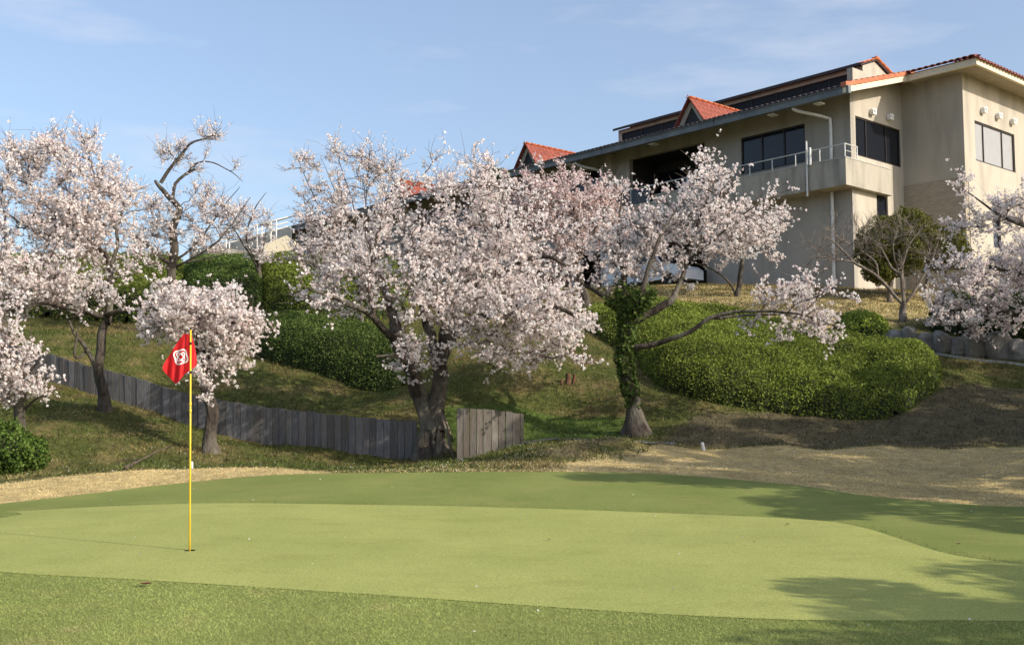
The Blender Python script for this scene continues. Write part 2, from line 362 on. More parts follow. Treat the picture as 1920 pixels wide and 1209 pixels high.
def _U(r2): return np.where(r2 > 1e-9, .5 * r2 * np.log(r2 + 1e-12), 0)
def _fit(P):
    n = len(P); K = _U(((P[:, None, :2] - P[None, :, :2]) ** 2).sum(-1)); K[np.arange(n), np.arange(n)] += .25
    A = np.zeros((n + 3, n + 3)); A[:n, :n] = K; A[:n, n] = 1; A[:n, n + 1:] = P[:, :2]; A[n, :n] = 1; A[n + 1:, :n] = P[:, :2].T
    return np.linalg.solve(A, np.r_[P[:, 2], 0, 0, 0])
_w = _fit(ctl)
def ground(x, y):
    x = np.asarray(x, float); y = np.asarray(y, float); sh = x.shape; x = x.ravel(); y = y.ravel(); out = np.zeros(len(x))
    xc = np.clip(x, -26 - .0 * y, 32); yc = np.clip(y, -2, 54)
    for a in range(0, len(x), 20000):
        b = slice(a, a + 20000); r2 = (xc[b, None] - ctl[None, :, 0]) ** 2 + (yc[b, None] - ctl[None, :, 1]) ** 2
        out[b] = _U(r2) @ _w[:-3] + _w[-3] + _w[-2] * xc[b] + _w[-1] * yc[b]
    rough = np.clip((y - 17.5) / 3, 0, 1) * (fbm(x * .9, y * .9) - .47) * .22 + np.clip((y - 17.5) / 3, 0, 1) * (fbm(x * 3.1, y * 3.1) - .47) * .05
    # two low humps of turf on the far side of the green
    for hx, hy, hr, hh in ((xu(1125, 22), 22, 1.0, .22), (xu(1060, 20.5), 20.5, .8, .14)):
        out = out + hh * np.exp(-(((x - hx) / hr) ** 2 + ((y - hy) / (hr * .8)) ** 2))
    return (out + rough).reshape(sh)
def gz(x, y): return float(ground(np.array([x]), np.array([y]))[0])

def hit(uv, off=0.0):
    """where the sight lines through photo positions meet the ground"""
    uv = np.asarray(uv, float); a = (uv[:, 0] - 960) / F; b = (604.5 - uv[:, 1]) / F
    D = np.stack([a, math.cos(PITCH) - b * math.sin(PITCH), math.sin(PITCH) + b * math.cos(PITCH)], 1); D /= D[:, 1:2]
    ys = np.arange(4.0, 48, .05); res = np.zeros((len(uv), 3))
    for i, d in enumerate(D):
        X = d[0] * ys; Z = EYE + d[2] * ys; g = ground(X, ys) + off
        k = np.argmax(Z <= g); k = k if (Z <= g).any() else len(ys) - 1
        e0, e1 = Z[k - 1] - g[k - 1], Z[k] - g[k]; t = np.clip(e0 / (e0 - e1 + 1e-9), 0, 1); yy = ys[k - 1] + .05 * t
        res[i] = (d[0] * yy, yy, g[k - 1] * (1 - t) + g[k] * t)
    return res

def inside(P, poly):
    x, y = P[:, 0], P[:, 1]; r = np.zeros(len(x), bool); n = len(poly); j = n - 1
    for i in range(n):
        xi, yi, xj, yj = poly[i][0], poly[i][1], poly[j][0], poly[j][1]
        c = ((yi > y) != (yj > y)) & (x < (xj - xi) * (y - yi) / (yj - yi + 1e-12) + xi); r ^= c; j = i
    return r
def edge_dist(P, poly):
    d = np.full(len(P), 1e9); poly = np.asarray(poly)[:, :2]
    for i in range(len(poly)):
        a, b = poly[i], poly[(i + 1) % len(poly)]; ab = b - a; t = np.clip(((P[:, :2] - a) @ ab) / (ab @ ab + 1e-12), 0, 1)
        d = np.minimum(d, np.linalg.norm(P[:, :2] - (a + t[:, None] * ab), axis=1))
    return d
def sdf(P, poly): return np.where(inside(P, poly), 1, -1) * edge_dist(P, poly)

# regions (seen in the photo, laid on the ground)
def loop(pts): return smooth_path(np.array([(x, y, 0) for x, y in pts] + [(pts[0][0], pts[0][1], 0)]), .3)[:-1, :2]
gp = hit([(0, 962), (180, 952), (360, 945.5), (560, 946), (760, 949), (1000, 955), (1250, 964), (1500, 975), (1600, 987), (1680, 1010), (1750, 1034), (1830, 1050), (1920, 1058)])
gn = hit([(1920, 1168), (1700, 1167), (1500, 1166), (1300, 1158), (1100, 1146), (900, 1132), (700, 1118), (500, 1105), (250, 1089), (0, 1075)])
green_poly = loop([tuple(p[:2]) for p in gp] + [(5.6, 9.6), (6.4, 8.6), (5.4, 7.5)] + [tuple(p[:2]) for p in gn] + [(-5.6, 10.3), (-6.6, 12.4), (-6.2, 14.0)])
fp = hit([(0, 945), (175, 925), (350, 905), (470, 894), (600, 888), (800, 886), (1000, 885), (1200, 887), (1350, 897), (1500, 911), (1600, 926), (1700, 937), (1920, 951)])
fp[:, 1] = np.minimum(fp[:, 1], 18.0); 
apron_poly = loop([tuple(p[:2]) for p in fp] + [(9, 14.2), (12, 13), (14, 8), (13, 2), (6, -1.5), (-6, -1.5), (-12, 2), (-13, 8), (-11, 13.5)])
apron_poly = apron_poly[::1]
dead_px = hit([(-60, 915), (0, 907), (130, 892), (250, 881), (400, 877), (520, 877), (640, 884)])
dead_poly = [tuple(p[:2]) for p in dead_px] + [(xu(1000, 20.8), 20.8), (xu(1000, 24), 24), (xu(1250, 24.2), 24.2), (xu(1500, 23.5), 23.5), (xu(1920, 22.8), 22.8), (16, 22), (16, 12), (8, 12), (0, 14), (-8, 14), (-14, 15)]
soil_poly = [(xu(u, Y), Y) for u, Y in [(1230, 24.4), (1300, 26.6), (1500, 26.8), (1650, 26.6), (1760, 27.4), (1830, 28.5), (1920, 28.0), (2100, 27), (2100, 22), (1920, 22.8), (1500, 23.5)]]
lush_poly = [(xu(u, Y), Y) for u, Y in [(985, 24.6), (1150, 24.6), (1180, 27), (980, 27.6), (820, 27.6), (800, 26.4), (860, 25)]]

def masks(P):
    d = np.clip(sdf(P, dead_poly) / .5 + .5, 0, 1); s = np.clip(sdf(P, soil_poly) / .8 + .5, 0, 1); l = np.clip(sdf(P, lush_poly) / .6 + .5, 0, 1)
    uu = 960 + F * P[:, 0] / np.maximum(P[:, 1], 3)
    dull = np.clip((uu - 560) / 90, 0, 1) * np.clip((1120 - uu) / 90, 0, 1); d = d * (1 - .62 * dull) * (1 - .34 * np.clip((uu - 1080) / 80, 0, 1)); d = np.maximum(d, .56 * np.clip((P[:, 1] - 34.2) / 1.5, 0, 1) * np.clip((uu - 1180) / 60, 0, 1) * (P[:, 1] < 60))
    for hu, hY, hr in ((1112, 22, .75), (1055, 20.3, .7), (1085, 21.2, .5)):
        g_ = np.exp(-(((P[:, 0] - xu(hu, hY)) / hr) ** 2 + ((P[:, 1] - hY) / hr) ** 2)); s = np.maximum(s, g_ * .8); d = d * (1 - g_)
    return np.stack([d, s, l], 1)

xs = np.r_[-600, -300, -150, -80, -50, -36, -30, np.arange(-26, 30.01, .28), 34, 40, 55, 85, 150, 300, 600]
ys = np.r_[-300, -150, -60, -25, -10, -4, 0, 3, np.arange(4, 54, .28), 56, 60, 70, 90, 130, 200, 400, 900, 1600]
GX, GY = np.meshgrid(xs, ys); gpts = np.stack([GX.ravel(), GY.ravel()], 1)
gzv = ground(gpts[:, 0], gpts[:, 1])
cover = np.clip(sdf(gpts, apron_poly) / .4, 0, 1); gzv = gzv - .03 * cover
nx, ny = len(xs), len(ys); i0 = (np.arange(ny - 1)[:, None] * nx + np.arange(nx - 1)[None]).ravel()
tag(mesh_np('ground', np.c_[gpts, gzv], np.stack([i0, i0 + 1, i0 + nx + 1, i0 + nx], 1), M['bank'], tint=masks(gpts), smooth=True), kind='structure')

def sheet(name, poly, off, step, mat, bounds, hole=None, lip=0.0):
    gx, gy = np.meshgrid(np.arange(bounds[0], bounds[1], step), np.arange(bounds[2], bounds[3], step)); P = np.stack([gx.ravel(), gy.ravel()], 1) + rng.uniform(-.02, .02, (gx.size, 2))
    P = P[sdf(P, poly) > step * .4]; nb = len(poly)
    pts = [Vector(p) for p in poly] + [Vector(p) for p in P]; edges = [(i, (i + 1) % nb) for i in range(nb)]
    if hole is not None:
        b = len(pts); pts += [Vector((hole[0] + hole[2] * math.cos(t), hole[1] + hole[2] * math.sin(t))) for t in np.arange(16) * math.pi / 8]; edges += [(b + i, b + (i + 1) % 16) for i in range(16)]
    r = delaunay_2d_cdt(pts, edges, [list(range(nb))], 1, 1e-5)
    V = np.array([(p[0], p[1]) for p in r[0]]); Tn = np.array([f for f in r[2] if len(f) == 3])
    if hole is not None:
        c = V[Tn].mean(1); Tn = Tn[np.hypot(c[:, 0] - hole[0], c[:, 1] - hole[1]) > hole[2] * .9]
    z = ground(V[:, 0], V[:, 1]) + off * np.clip(.66 + edge_dist(V, poly) / .12, 0, 1)
    return mesh_np(name, np.c_[V, z], Tn, mat, smooth=True)
hole = hit([(356, 1036)])[0]
tag(sheet('fairway', apron_poly, .012, .3, M['apron'], (-13, 14, -1.4, 18.2), hole=(hole[0], hole[1], .09)), kind='structure')
tag(sheet('putting_green', green_poly, .024, .25, M['green'], (-7, 7, 6.5, 15.2), hole=(hole[0], hole[1], .054)), kind='structure')

# ------------------------------------------------------------------ clubhouse
Ld = np.array([-.8674, 1, 0]); Ld /= np.linalg.norm(Ld); Rd = np.array([Ld[1], -Ld[0], 0])
CO = np.array([13.008, 42.0, 0])
def Bp(s, r, z): p = CO + s * Ld + r * Rd; return (p[0], p[1], z)
club = empty('clubhouse', Bp(0, 0, 6.0), 'large beige two-storey clubhouse with balcony and orange tiled gables on top of the bank', 'building')
def lbox(mb, s0, s1, r0, r1, z0, z1):
    mb.hexa([Bp(s0, r0, z0), Bp(s1, r0, z0), Bp(s1, r1, z0), Bp(s0, r1, z0), Bp(s0, r0, z1), Bp(s1, r0, z1), Bp(s1, r1, z1), Bp(s0, r1, z1)]); return mb
def lpart(name, mat, *boxes, parent=club):
    mb = MB(); [lbox(mb, *b) for b in boxes]; return mb.build(name, mat, parent)
def wall(name, mat, axis, c, a0, a1, z0, z1, holes, th=.25, parent=club):
    """wall with openings; axis 'r': plane r=c running along s; axis 's': plane s=c running along r"""
    A = sorted({a0, a1, *[h[0] for h in holes], *[h[1] for h in holes]}); Z = sorted({z0, z1, *[h[2] for h in holes], *[h[3] for h in holes]})
    P = (lambda a, d, z: Bp(a, c + d, z)) if axis == 'r' else (lambda a, d, z: Bp(c + d, a, z))
    solid = {}
    for i in range(len(A) - 1):
        for j in range(len(Z) - 1):
            ma, mz = (A[i] + A[i + 1]) / 2, (Z[j] + Z[j + 1]) / 2
            solid[i, j] = not any(h[0] < ma < h[1] and h[2] < mz < h[3] for h in holes)
    mb = MB()
    for (i, j), ok in solid.items():
        if not ok: continue
        x0, x1, y0, y1 = A[i], A[i + 1], Z[j], Z[j + 1]
        for d in (0, th): mb.add([P(x0, d, y0), P(x1, d, y0), P(x1, d, y1), P(x0, d, y1)], [(0, 1, 2, 3)])
        if not solid.get((i - 1, j)): mb.add([P(x0, 0, y0), P(x0, th, y0), P(x0, th, y1), P(x0, 0, y1)], [(0, 1, 2, 3)])
        if not solid.get((i + 1, j)): mb.add([P(x1, 0, y0), P(x1, th, y0), P(x1, th, y1), P(x1, 0, y1)], [(0, 1, 2, 3)])
        if not solid.get((i, j - 1)): mb.add([P(x0, 0, y0), P(x1, 0, y0), P(x1, th, y0), P(x0, th, y0)], [(0, 1, 2, 3)])
        if not solid.get((i, j + 1)): mb.add([P(x0, 0, y1), P(x1, 0, y1), P(x1, th, y1), P(x0, th, y1)], [(0, 1, 2, 3)])
    return mb.build(name, mat, parent, fix=False)
def window(axis, c, a0, a1, z0, z1, mulls, mat, fr=.06, label=None):
    """frame set 6 cm into the wall, with one pane per light"""
    B = (lambda mb, x0, x1, d0, d1, y0, y1: lbox(mb, x0, x1, c + d0, c + d1, y0, y1)) if axis == 'r' else (lambda mb, x0, x1, d0, d1, y0, y1: lbox(mb, c + d0, c + d1, x0, x1, y0, y1))
    mb = MB(); a0 += .004; a1 -= .004; z0 += .004; z1 -= .004
    B(mb, a0, a1, .04, .13, z0, z0 + fr); B(mb, a0, a1, .04, .13, z1 - fr, z1); B(mb, a0, a0 + fr, .04, .13, z0 + fr, z1 - fr); B(mb, a1 - fr, a1, .04, .13, z0 + fr, z1 - fr)
    for m_ in mulls: B(mb, m_ - fr / 2, m_ + fr / 2, .045, .125, z0 + fr, z1 - fr)
    w = mb.build('window', M['dark_metal'], club)
    if label: w['label'] = label
    e = [a0 + fr / 2] + list(mulls) + [a1 - fr / 2]
    for k in range(len(e) - 1):
        q = MB(); B(q, e[k] + fr / 2 + .002, e[k + 1] - fr / 2 - .002, .085, .10, z0 + fr + .002, z1 - fr - .002); q.build('pane', mat, w)
    return w

ZE = 13.92       # underside level of the long eave
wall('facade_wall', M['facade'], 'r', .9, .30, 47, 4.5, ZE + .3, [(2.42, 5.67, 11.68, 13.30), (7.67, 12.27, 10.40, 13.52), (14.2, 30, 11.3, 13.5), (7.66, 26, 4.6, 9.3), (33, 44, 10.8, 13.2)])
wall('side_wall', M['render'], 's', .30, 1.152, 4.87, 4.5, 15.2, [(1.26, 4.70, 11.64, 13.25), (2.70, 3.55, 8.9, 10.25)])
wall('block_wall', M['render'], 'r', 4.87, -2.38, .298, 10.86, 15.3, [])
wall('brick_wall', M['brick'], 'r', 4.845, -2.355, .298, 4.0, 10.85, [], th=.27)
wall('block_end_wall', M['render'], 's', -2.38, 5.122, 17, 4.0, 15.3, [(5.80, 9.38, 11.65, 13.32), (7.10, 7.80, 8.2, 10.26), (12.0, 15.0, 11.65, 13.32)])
window('r', .9, 2.42, 5.67, 11.68, 13.30, [3.48, 4.6], M['glass'])
window('s', .30, 1.26, 4.70, 11.64, 13.25, [2.10, 3.62], M['glass'])
window('s', .30, 2.70, 3.55, 8.9, 10.25, [], M['glass'])
window('s', -2.38, 5.80, 9.38, 11.65, 13.32, [6.62, 8.30], M['curtain_glass'], label='window with pale curtains in the end wall')
window('s', -2.38, 7.10, 7.80, 8.2, 10.26, [], M['glass'])
window('s', -2.38, 12.0, 15.0, 11.65, 13.32, [13.5], M['curtain_glass'])
window('r', .9, 33, 44, 10.8, 13.2, [35, 37, 39, 41], M['glass'])
# recessed loggia behind the balcony and the long glazed openings further along
lpart('loggia_back', M['interior'], (7.4, 12.5, 2.9, 3.0, 10.2, 13.9), (7.42, 7.66, 1.16, 2.9, 10.2, 13.9), (12.28, 12.5, 1.16, 2.9, 10.2, 13.9), (7.4, 12.5, 1.16, 3.0, 13.53, 13.7), (7.4, 12.5, 1.16, 3.0, 10.2, 10.38))
for k, (a, b) in enumerate(((7.8, 9.2), (9.3, 10.7), (10.8, 12.15))): lpart('loggia_window', M['glass'], (a, b, 2.82, 2.88, 10.5, 13.1))
lpart('upper_glazing', M['glass'], *[(14.2 + k * 2 + .05, 16.2 + k * 2 - .05, 1.3, 1.36, 11.3, 13.5) for k in range(8) if k != 7], (28.3, 30, 1.3, 1.36, 11.3, 13.5))
for k in range(8): lpart('pier', M['render'], (13.2 + .0 + k * 2.4, 13.55 + k * 2.4, .62, .898, 6.0, ZE)) if k in (0, 4, 7) else None
lpart('undercroft', M['interior'], (7.0, 26.5, 6.0, 6.2, 5, 9.6), (6.9, 7.1, 1.16, 6.0, 5, 9.6), (26.3, 26.5, 1.16, 6.0, 5, 9.6), (7.0, 26.4, 1.16, 6.1, 9.34, 9.55))
for a in (11.5, 16.0, 20.5): lpart('column', M['render'], (a, a + .45, .95, 1.4, 5.5, 9.33))
# balcony
bal = MB(); lbox(bal, 0, 12.6, 0, .897, 10.23, 10.42); lbox(bal, 0, 9.9, 0, .13, 10.42, 11.30); lbox(bal, 9.9, 12.6, 0, .13, 10.42, 11.0); lbox(bal, 0, .13, .13, .897, 10.42, 11.30); lbox(bal, 0, .297, .897, 3.42, 10.23, 11.30)
bal = bal.build('balcony', M['concrete'], club)
lpart('coping', M['kerb'], (-.02, 9.9, -.02, .15, 11.302, 11.34), (-.02, .15, .152, 3.42, 11.302, 11.34), (9.9, 12.6, -.02, .15, 11.002, 11.04), parent=bal)
rl = MB()
rl.tube([Bp(.06, .06, 11.87), Bp(12.55, .06, 11.80)], .026, 6); rl.tube([Bp(.06, .06, 11.87), Bp(.06, .95, 11.87)], .026, 6); rl.tube([Bp(.06, .06, 11.6), Bp(.06, .95, 11.6)], .015, 6)
rl.build('handrail', M['rail'], bal)
for k in range(12):
    s_ = .06 + k * 1.135; MB().tube([Bp(s_, .06, 11.34 if s_ < 9.9 else 11.04), Bp(s_, .06, 11.86)], .022, 6).build('rail_post', M['rail'], bal)
MB().tube([Bp(.06, .93, 11.34), Bp(.06, .93, 11.86)], .022, 6).build('rail_post', M['rail'], bal)
for k in range(2): lpart('glass_panel', M['glass'], (10.35 + k * 1.135, 11.36 + k * 1.135, .05, .065, 11.06, 11.74), parent=bal)
pp = MB(); pp.tube([Bp(1.72, -.06, 10.0), Bp(1.72, -.06, 12.25)], .035, 8); pp.tube([Bp(1.55, -.07, 11.25), Bp(1.55, -.07, 11.95)], .05, 8); pp.build('antenna_pole', M['pipe'], bal)
# gutter, roofs, rake
for a, b in ((-.60, 5.9), (5.93, 12.6), (12.63, 22), (22.03, 34), (34.03, 47.3)):
    lpart('gutter', M['gutter'], (a, b, -.64, -.46, ZE - .30, ZE), (a, b, -.68, -.64, ZE - .06, ZE - .0))
for s_ in (.8, 3.0, 9.5, 15): lpart('gutter_bracket', M['pipe'], (s_, s_ + .3, -.45, -.1, ZE - .36, ZE - .31))
def slab(mb, s0, s1, pts, th):       # pts: (r, z) profile of the upper face
    for (ra, za), (rb, zb) in zip(pts, pts[1:]):
        mb.hexa([Bp(s0, ra, za - th), Bp(s1, ra, za - th), Bp(s1, rb, zb - th), Bp(s0, rb, zb - th), Bp(s0, ra, za), Bp(s1, ra, za), Bp(s1, rb, zb), Bp(s0, rb, zb)])
PI_ = .30
def rz(r): return ZE + .02 + PI_ * (r + .46)
rf = MB(); slab(rf, -.36, 47.2, [(-.455, rz(-.455)), (9, rz(9)), (18, rz(0))], .14); roof = rf.build('main_roof', M['soffit'], club)
q = MB(); slab(q, -.34, 47.2, [(-.66, rz(-.66) + .052), (9, rz(9) + .052), (18, rz(0) + .052)], .05); q.build('roof_covering', M['tile_red'], roof)
q = MB(); q.hexa([Bp(-.50, -.66, ZE - .28), Bp(-.362, -.66, ZE - .28), Bp(-.362, 4.6, rz(4.6) - .24), Bp(-.50, 4.6, rz(4.6) - .24), Bp(-.50, -.66, ZE + .02), Bp(-.362, -.66, ZE + .02), Bp(-.362, 4.6, rz(4.6) + .05), Bp(-.50, 4.6, rz(4.6) + .05)]); q.build('bargeboard', M['fascia'], roof)
def tile_mesh(name, w, l, h, mat, n=6):
    """one barrel tile: curved top, thickness, slightly lifted lower end; local x across, y up the slope"""
    a = np.linspace(0, math.pi, n + 1); V = []; 
    for y, k in ((0, 1.0), (l, .86)):
        V += [(-math.cos(t) * w / 2 * k, y, math.sin(t) * h * k) for t in a]
        V += [(-math.cos(t) * (w / 2 - .02) * k, y, math.sin(t) * (h - .02) * k - .004) for t in a]
    m = n + 1; Fq = []
    for i in range(n):
        Fq += [(i, i + 1, 2 * m + i + 1, 2 * m + i), (m + i + 1, m + i, 3 * m + i, 3 * m + i + 1), (i + 1, i, m + i, m + i + 1), (2 * m + i, 2 * m + i + 1, 3 * m + i + 1, 3 * m + i)]
    me = bpy.data.meshes.new(name); me.from_pydata(V, [], Fq); me.update(); me.polygons.foreach_set('use_smooth', np.ones(len(me.polygons), bool)); me.materials.append(mat); return me
T_or = tile_mesh('roof_tile', .30, .42, .085, M['tile']); T_rd = tile_mesh('roof_tile_red', .27, .45, .10, M['tile_red'])
def put_tile(me, pos, xdir, ydir, parent, mat=None):
    x = Vector(xdir).normalized(); y = Vector(ydir).normalized(); z = x.cross(y).normalized(); y = z.cross(x)
    o = bpy.data.objects.new('roof_tile', me); COL.objects.link(o); o.parent = parent
    o.matrix_parent_inverse = Matrix.Translation(-world_loc(parent))
    o.matrix_basis = Matrix.Translation(Vector(pos)) @ Matrix((x, y, z)).transposed().to_4x4()
    return o
vL, vR = Vector(Ld), Vector(Rd); UP = Vector((0, 0, 1))
for k in range(13):                     # verge tiles along the rake, each with a turned-down edge
    r_ = -.70 + k * .40; q = MB(); z0, z1 = rz(r_) + .03, rz(r_ + .43) + .01
    q.hexa([Bp(-.54, r_, z0 - .02), Bp(-.30, r_, z0 - .02), Bp(-.30, r_ + .43, z1 - .02), Bp(-.54, r_ + .43, z1 - .02), Bp(-.54, r_, z0 + .17), Bp(-.30, r_, z0 + .17), Bp(-.30, r_ + .43, z1 + .14), Bp(-.54, r_ + .43, z1 + .14)]); q.build('verge_tile', M['verge'], roof)
ed = MB()
for k in range(180):                    # fine row of tile ends above the gutter
    s_ = -.2 + k * .262; a = np.linspace(0, math.pi, 5)
    ed.add([Bp(s_ + .12 * (1 - math.cos(t)) - .12, -.72, rz(-.72) + .05 + .07 * math.sin(t)) for t in a] + [Bp(s_ + .12 * (1 - math.cos(t)) - .12, .1, rz(.1) + .05 + .07 * math.sin(t)) for t in a], [(i, i + 1, 6 + i, 5 + i) for i in range(4)] + [(0, 1, 2, 3, 4)])
tag(ed.build('tile_ends', M['roof_dark'], roof, fix=False), kind='stuff')
# projecting block roof, hipped at its corner
S5, R4, ZB = -2.38, 4.87, 15.02
es, er = S5 - 1.05, R4 - .90
bf = MB(); lbox(bf, es, -.30, er, er + .12, ZB, ZB + .26); lbox(bf, es, es + .12, er + .12, 18, ZB, ZB + .26); bf = bf.build('block_roof', M['fascia'], club)
lpart('soffit', M['soffit'], (es + .122, -.3, er + .122, R4 - .004, ZB + .10, ZB + .14), (es + .122, S5 - .004, R4 - .002, 18, ZB + .10, ZB + .14), parent=bf)
q = MB(); hp = [Bp(es - .06, er - .06, ZB + .27), Bp(1.5, er - .06, ZB + .27), Bp(1.5, 18, ZB + .27), Bp(es - .06, 18, ZB + .27), Bp(1.5, er + 5.0, ZB + 1.75), Bp(1.5, 18, ZB + 1.75)]
q.add(hp, [(0, 1, 4), (0, 4, 5, 3), (1, 2, 5, 4), (0, 3, 2, 1), (2, 3, 5)]); q.build('roof_covering', M['tile_red'], bf)
for k in range(18): put_tile(T_rd, Bp(es + .05 + k * .27 + .1, er - .14, ZB + .29), -vL, vR + UP * .3, bf)
for k in range(44): put_tile(T_rd, Bp(es - .14, er + .1 + k * .27, ZB + .29), -vR, vL + UP * .3, bf)
for k in range(5): put_tile(T_rd, Bp(es - .1 + k * .36, er - .1 + k * .36, ZB + .34 + k * .11), vL - vR, vL + vR + UP * .43, bf)
# clerestory lantern along the ridge
cl = MB(); lbox(cl, 2.15, 2.40, 5.0, 7.0, 15.2, 16.55); lbox(cl, 2.40, 16.85, 6.75, 7.0, 15.2, 16.55); lbox(cl, 16.6, 16.85, 5.0, 6.75, 15.2, 16.55); lbox(cl, 2.4, 16.6, 5.0, 5.25, 15.1, 15.48); lbox(cl, 2.4, 16.6, 4.96, 5.25, 16.34, 16.54)
cl.add([Bp(2.15, 5.0, 16.55), Bp(2.15, 7.0, 16.55), Bp(2.15, 6.0, 16.95), Bp(2.40, 5.0, 16.55), Bp(2.40, 7.0, 16.55), Bp(2.40, 6.0, 16.95)], [(0, 1, 2), (3, 5, 4), (0, 2, 5, 3), (1, 4, 5, 2)])
cl = cl.build('clerestory', M['render'], club)
for k in range(10):
    a = 2.45 + k * 1.415; lpart('pane', M['tinted'], (a + .03, a + 1.385, 5.06, 5.09, 15.49, 16.33), parent=cl)
lpart('mullions', M['dark_metal'], *[(2.42 + k * 1.415, 2.47 + k * 1.415, 5.03, 5.12, 15.49, 16.33) for k in range(11)], parent=cl)
q = MB(); slab(q, 2.05, 17.0, [(4.72, 16.62), (6.0, 17.10), (7.28, 16.62)], .13); q.build('lantern_roof', M['roof_dark'], cl)
for k in range(4): put_tile(T_or, Bp(2.1, 4.75 + k * .33, 16.64 + k * .12), vL, vR + UP * .375, cl); put_tile(T_or, Bp(2.1, 7.25 - k * .33, 16.64 + k * .12), -vL, -vR + UP * .375, cl)
lpart('chimney', M['render'], (3.2, 4.0, 7.6, 8.3, 16.0, 17.0))
# dormers
for sc in (7.61, 18.55, 30.2):
    d = empty('dormer', Bp(sc, .2, 14.2), None, None); d.parent = club; d.matrix_parent_inverse = Matrix.Translation(-world_loc(club)); del_l = d
    hw, zp, zb, r0 = .84, 15.36, 14.05, -.05; rend = (zp - ZE) / PI_ - .46
    q = MB()       # front gable ring (grey boards) around a dark vent
    for (a, b, c_, e_) in (((sc + hw, zb), (sc, zp), (sc, zp - .42), (sc + hw - .27, zb)), ((sc - hw, zb), (sc, zp), (sc, zp - .42), (sc - hw + .27, zb))):
        q.hexa([Bp(a[0], r0, a[1]), Bp(b[0], r0, b[1]), Bp(c_[0], r0, c_[1]), Bp(e_[0], r0, e_[1]), Bp(a[0], r0 + .12, a[1]), Bp(b[0], r0 + .12, b[1]), Bp(c_[0], r0 + .12, c_[1]), Bp(e_[0], r0 + .12, e_[1])])
    q.build('gable_board', M['render'], d)
    MB().add([Bp(sc + hw - .27, r0 + .06, zb), Bp(sc, r0 + .06, zp - .42), Bp(sc - hw + .27, r0 + .06, zb)], [(0, 1, 2)]).build('vent', M['black'], d, fix=False)
    q = MB()
    for sg in (1, -1):
        q.add([Bp(sc, r0 - .22, zp + .02), Bp(sc + sg * (hw + .16), r0 - .22, zb - .1), Bp(sc + sg * (hw + .16), r0 + .3, zb - .1), Bp(sc, rend, zp + .02)], [(0, 1, 2, 3)])
        q.add([Bp(sc, r0 - .22, zp - .06), Bp(sc + sg * (hw + .16), r0 - .22, zb - .18), Bp(sc + sg * (hw + .16), r0 + .3, zb - .18), Bp(sc, rend, zp - .06)], [(0, 1, 2, 3)])
        q.add([Bp(sc, r0 - .22, zp + .02), Bp(sc + sg * (hw + .16), r0 - .22, zb - .1), Bp(sc + sg * (hw + .16), r0 - .22, zb - .18), Bp(sc, r0 - .22, zp - .06)], [(0, 1, 2, 3)])
    q.build('gable_roof', M['tile_red'], d, fix=False)
    if sc > 25: nrow = 3
    sl = Vector(Bp(sc, 0, zp)) - Vector(Bp(sc - hw - .16, 0, zb - .1)); sll = sl.length
    for i in range(17):
        for j in range(5):
            t0 = j / 5; r_ = r0 - .10 + i * .28
            s_ = (sc - hw - .16) + t0 * (hw + .16); z_ = (zb - .1) + t0 * (zp - zb + .1)
            if r_ < r0 + .3 + (rend - r0 - .3) * (t0 + .12) - .1: put_tile(T_or, Bp(s_, r_, z_ + .035), -vR, sl, d)
    for i in range(int((rend - r0) / .4)): put_tile(T_or, Bp(sc, r0 - .22 + i * .4, zp + .01), vL, vR, d)
# downpipes, vents
q = MB(); q.tube(smooth_path([Bp(2.0, -.5, 13.60), Bp(1.95, -.35, 13.5), Bp(1.25, .70, 13.25), Bp(1.15, .80, 13.0), Bp(1.15, .80, 11.2), Bp(1.15, .80, 10.43)], .1), .065, 10); q.build('downpipe', M['pipe'], club, smooth=True)
q = MB(); q.tube([Bp(1.15, .80, 10.22), Bp(1.15, .80, 5.6)], .065, 10); [q.tube([Bp(1.15, .80, z), Bp(1.15, .80, z + .08)], .08, 10) for z in (9.3, 7.9, 6.6)]; q.build('downpipe', M['pipe'], club, smooth=False)
q = MB(); q.tube(smooth_path([Bp(14.6, -.5, 13.60), Bp(14.5, -.3, 13.45), Bp(13.9, .55, 13.2), Bp(13.85, .6, 13.0), Bp(13.85, .6, 7)], .1), .07, 8); q.build('downpipe', M['pipe'], club, smooth=True)
def vent(s_, r_, z_):
    q = MB(); q.tube([Bp(s_, r_, z_), Bp(s_ - .16, r_, z_)], [.12, .12], 12); q.tube([Bp(s_ - .16, r_, z_), Bp(s_ - .24, r_, z_ + .02)], [.12, .07], 12); lbox(q, s_ - .2, s_ - .02, r_ - .12, r_ + .12, z_ - .15, z_ - .01); q.build('wall_vent', M['white'], club)
for r_ in (6.45, 7.78, 9.12): vent(S5, r_, 13.86)
for r_, z_ in ((2.42, 13.62), (3.75, 13.64)): vent(.30, r_, z_)
# low wing roof seen above the hedges at the far left end
lpart('low_wing', M['gutter'], (44, 66, 2.2, 9, 12.2, 13.25)); lpart('low_wing_wall', M['interior'], (40, 64, 3.0, 8.8, 6, 12.19))

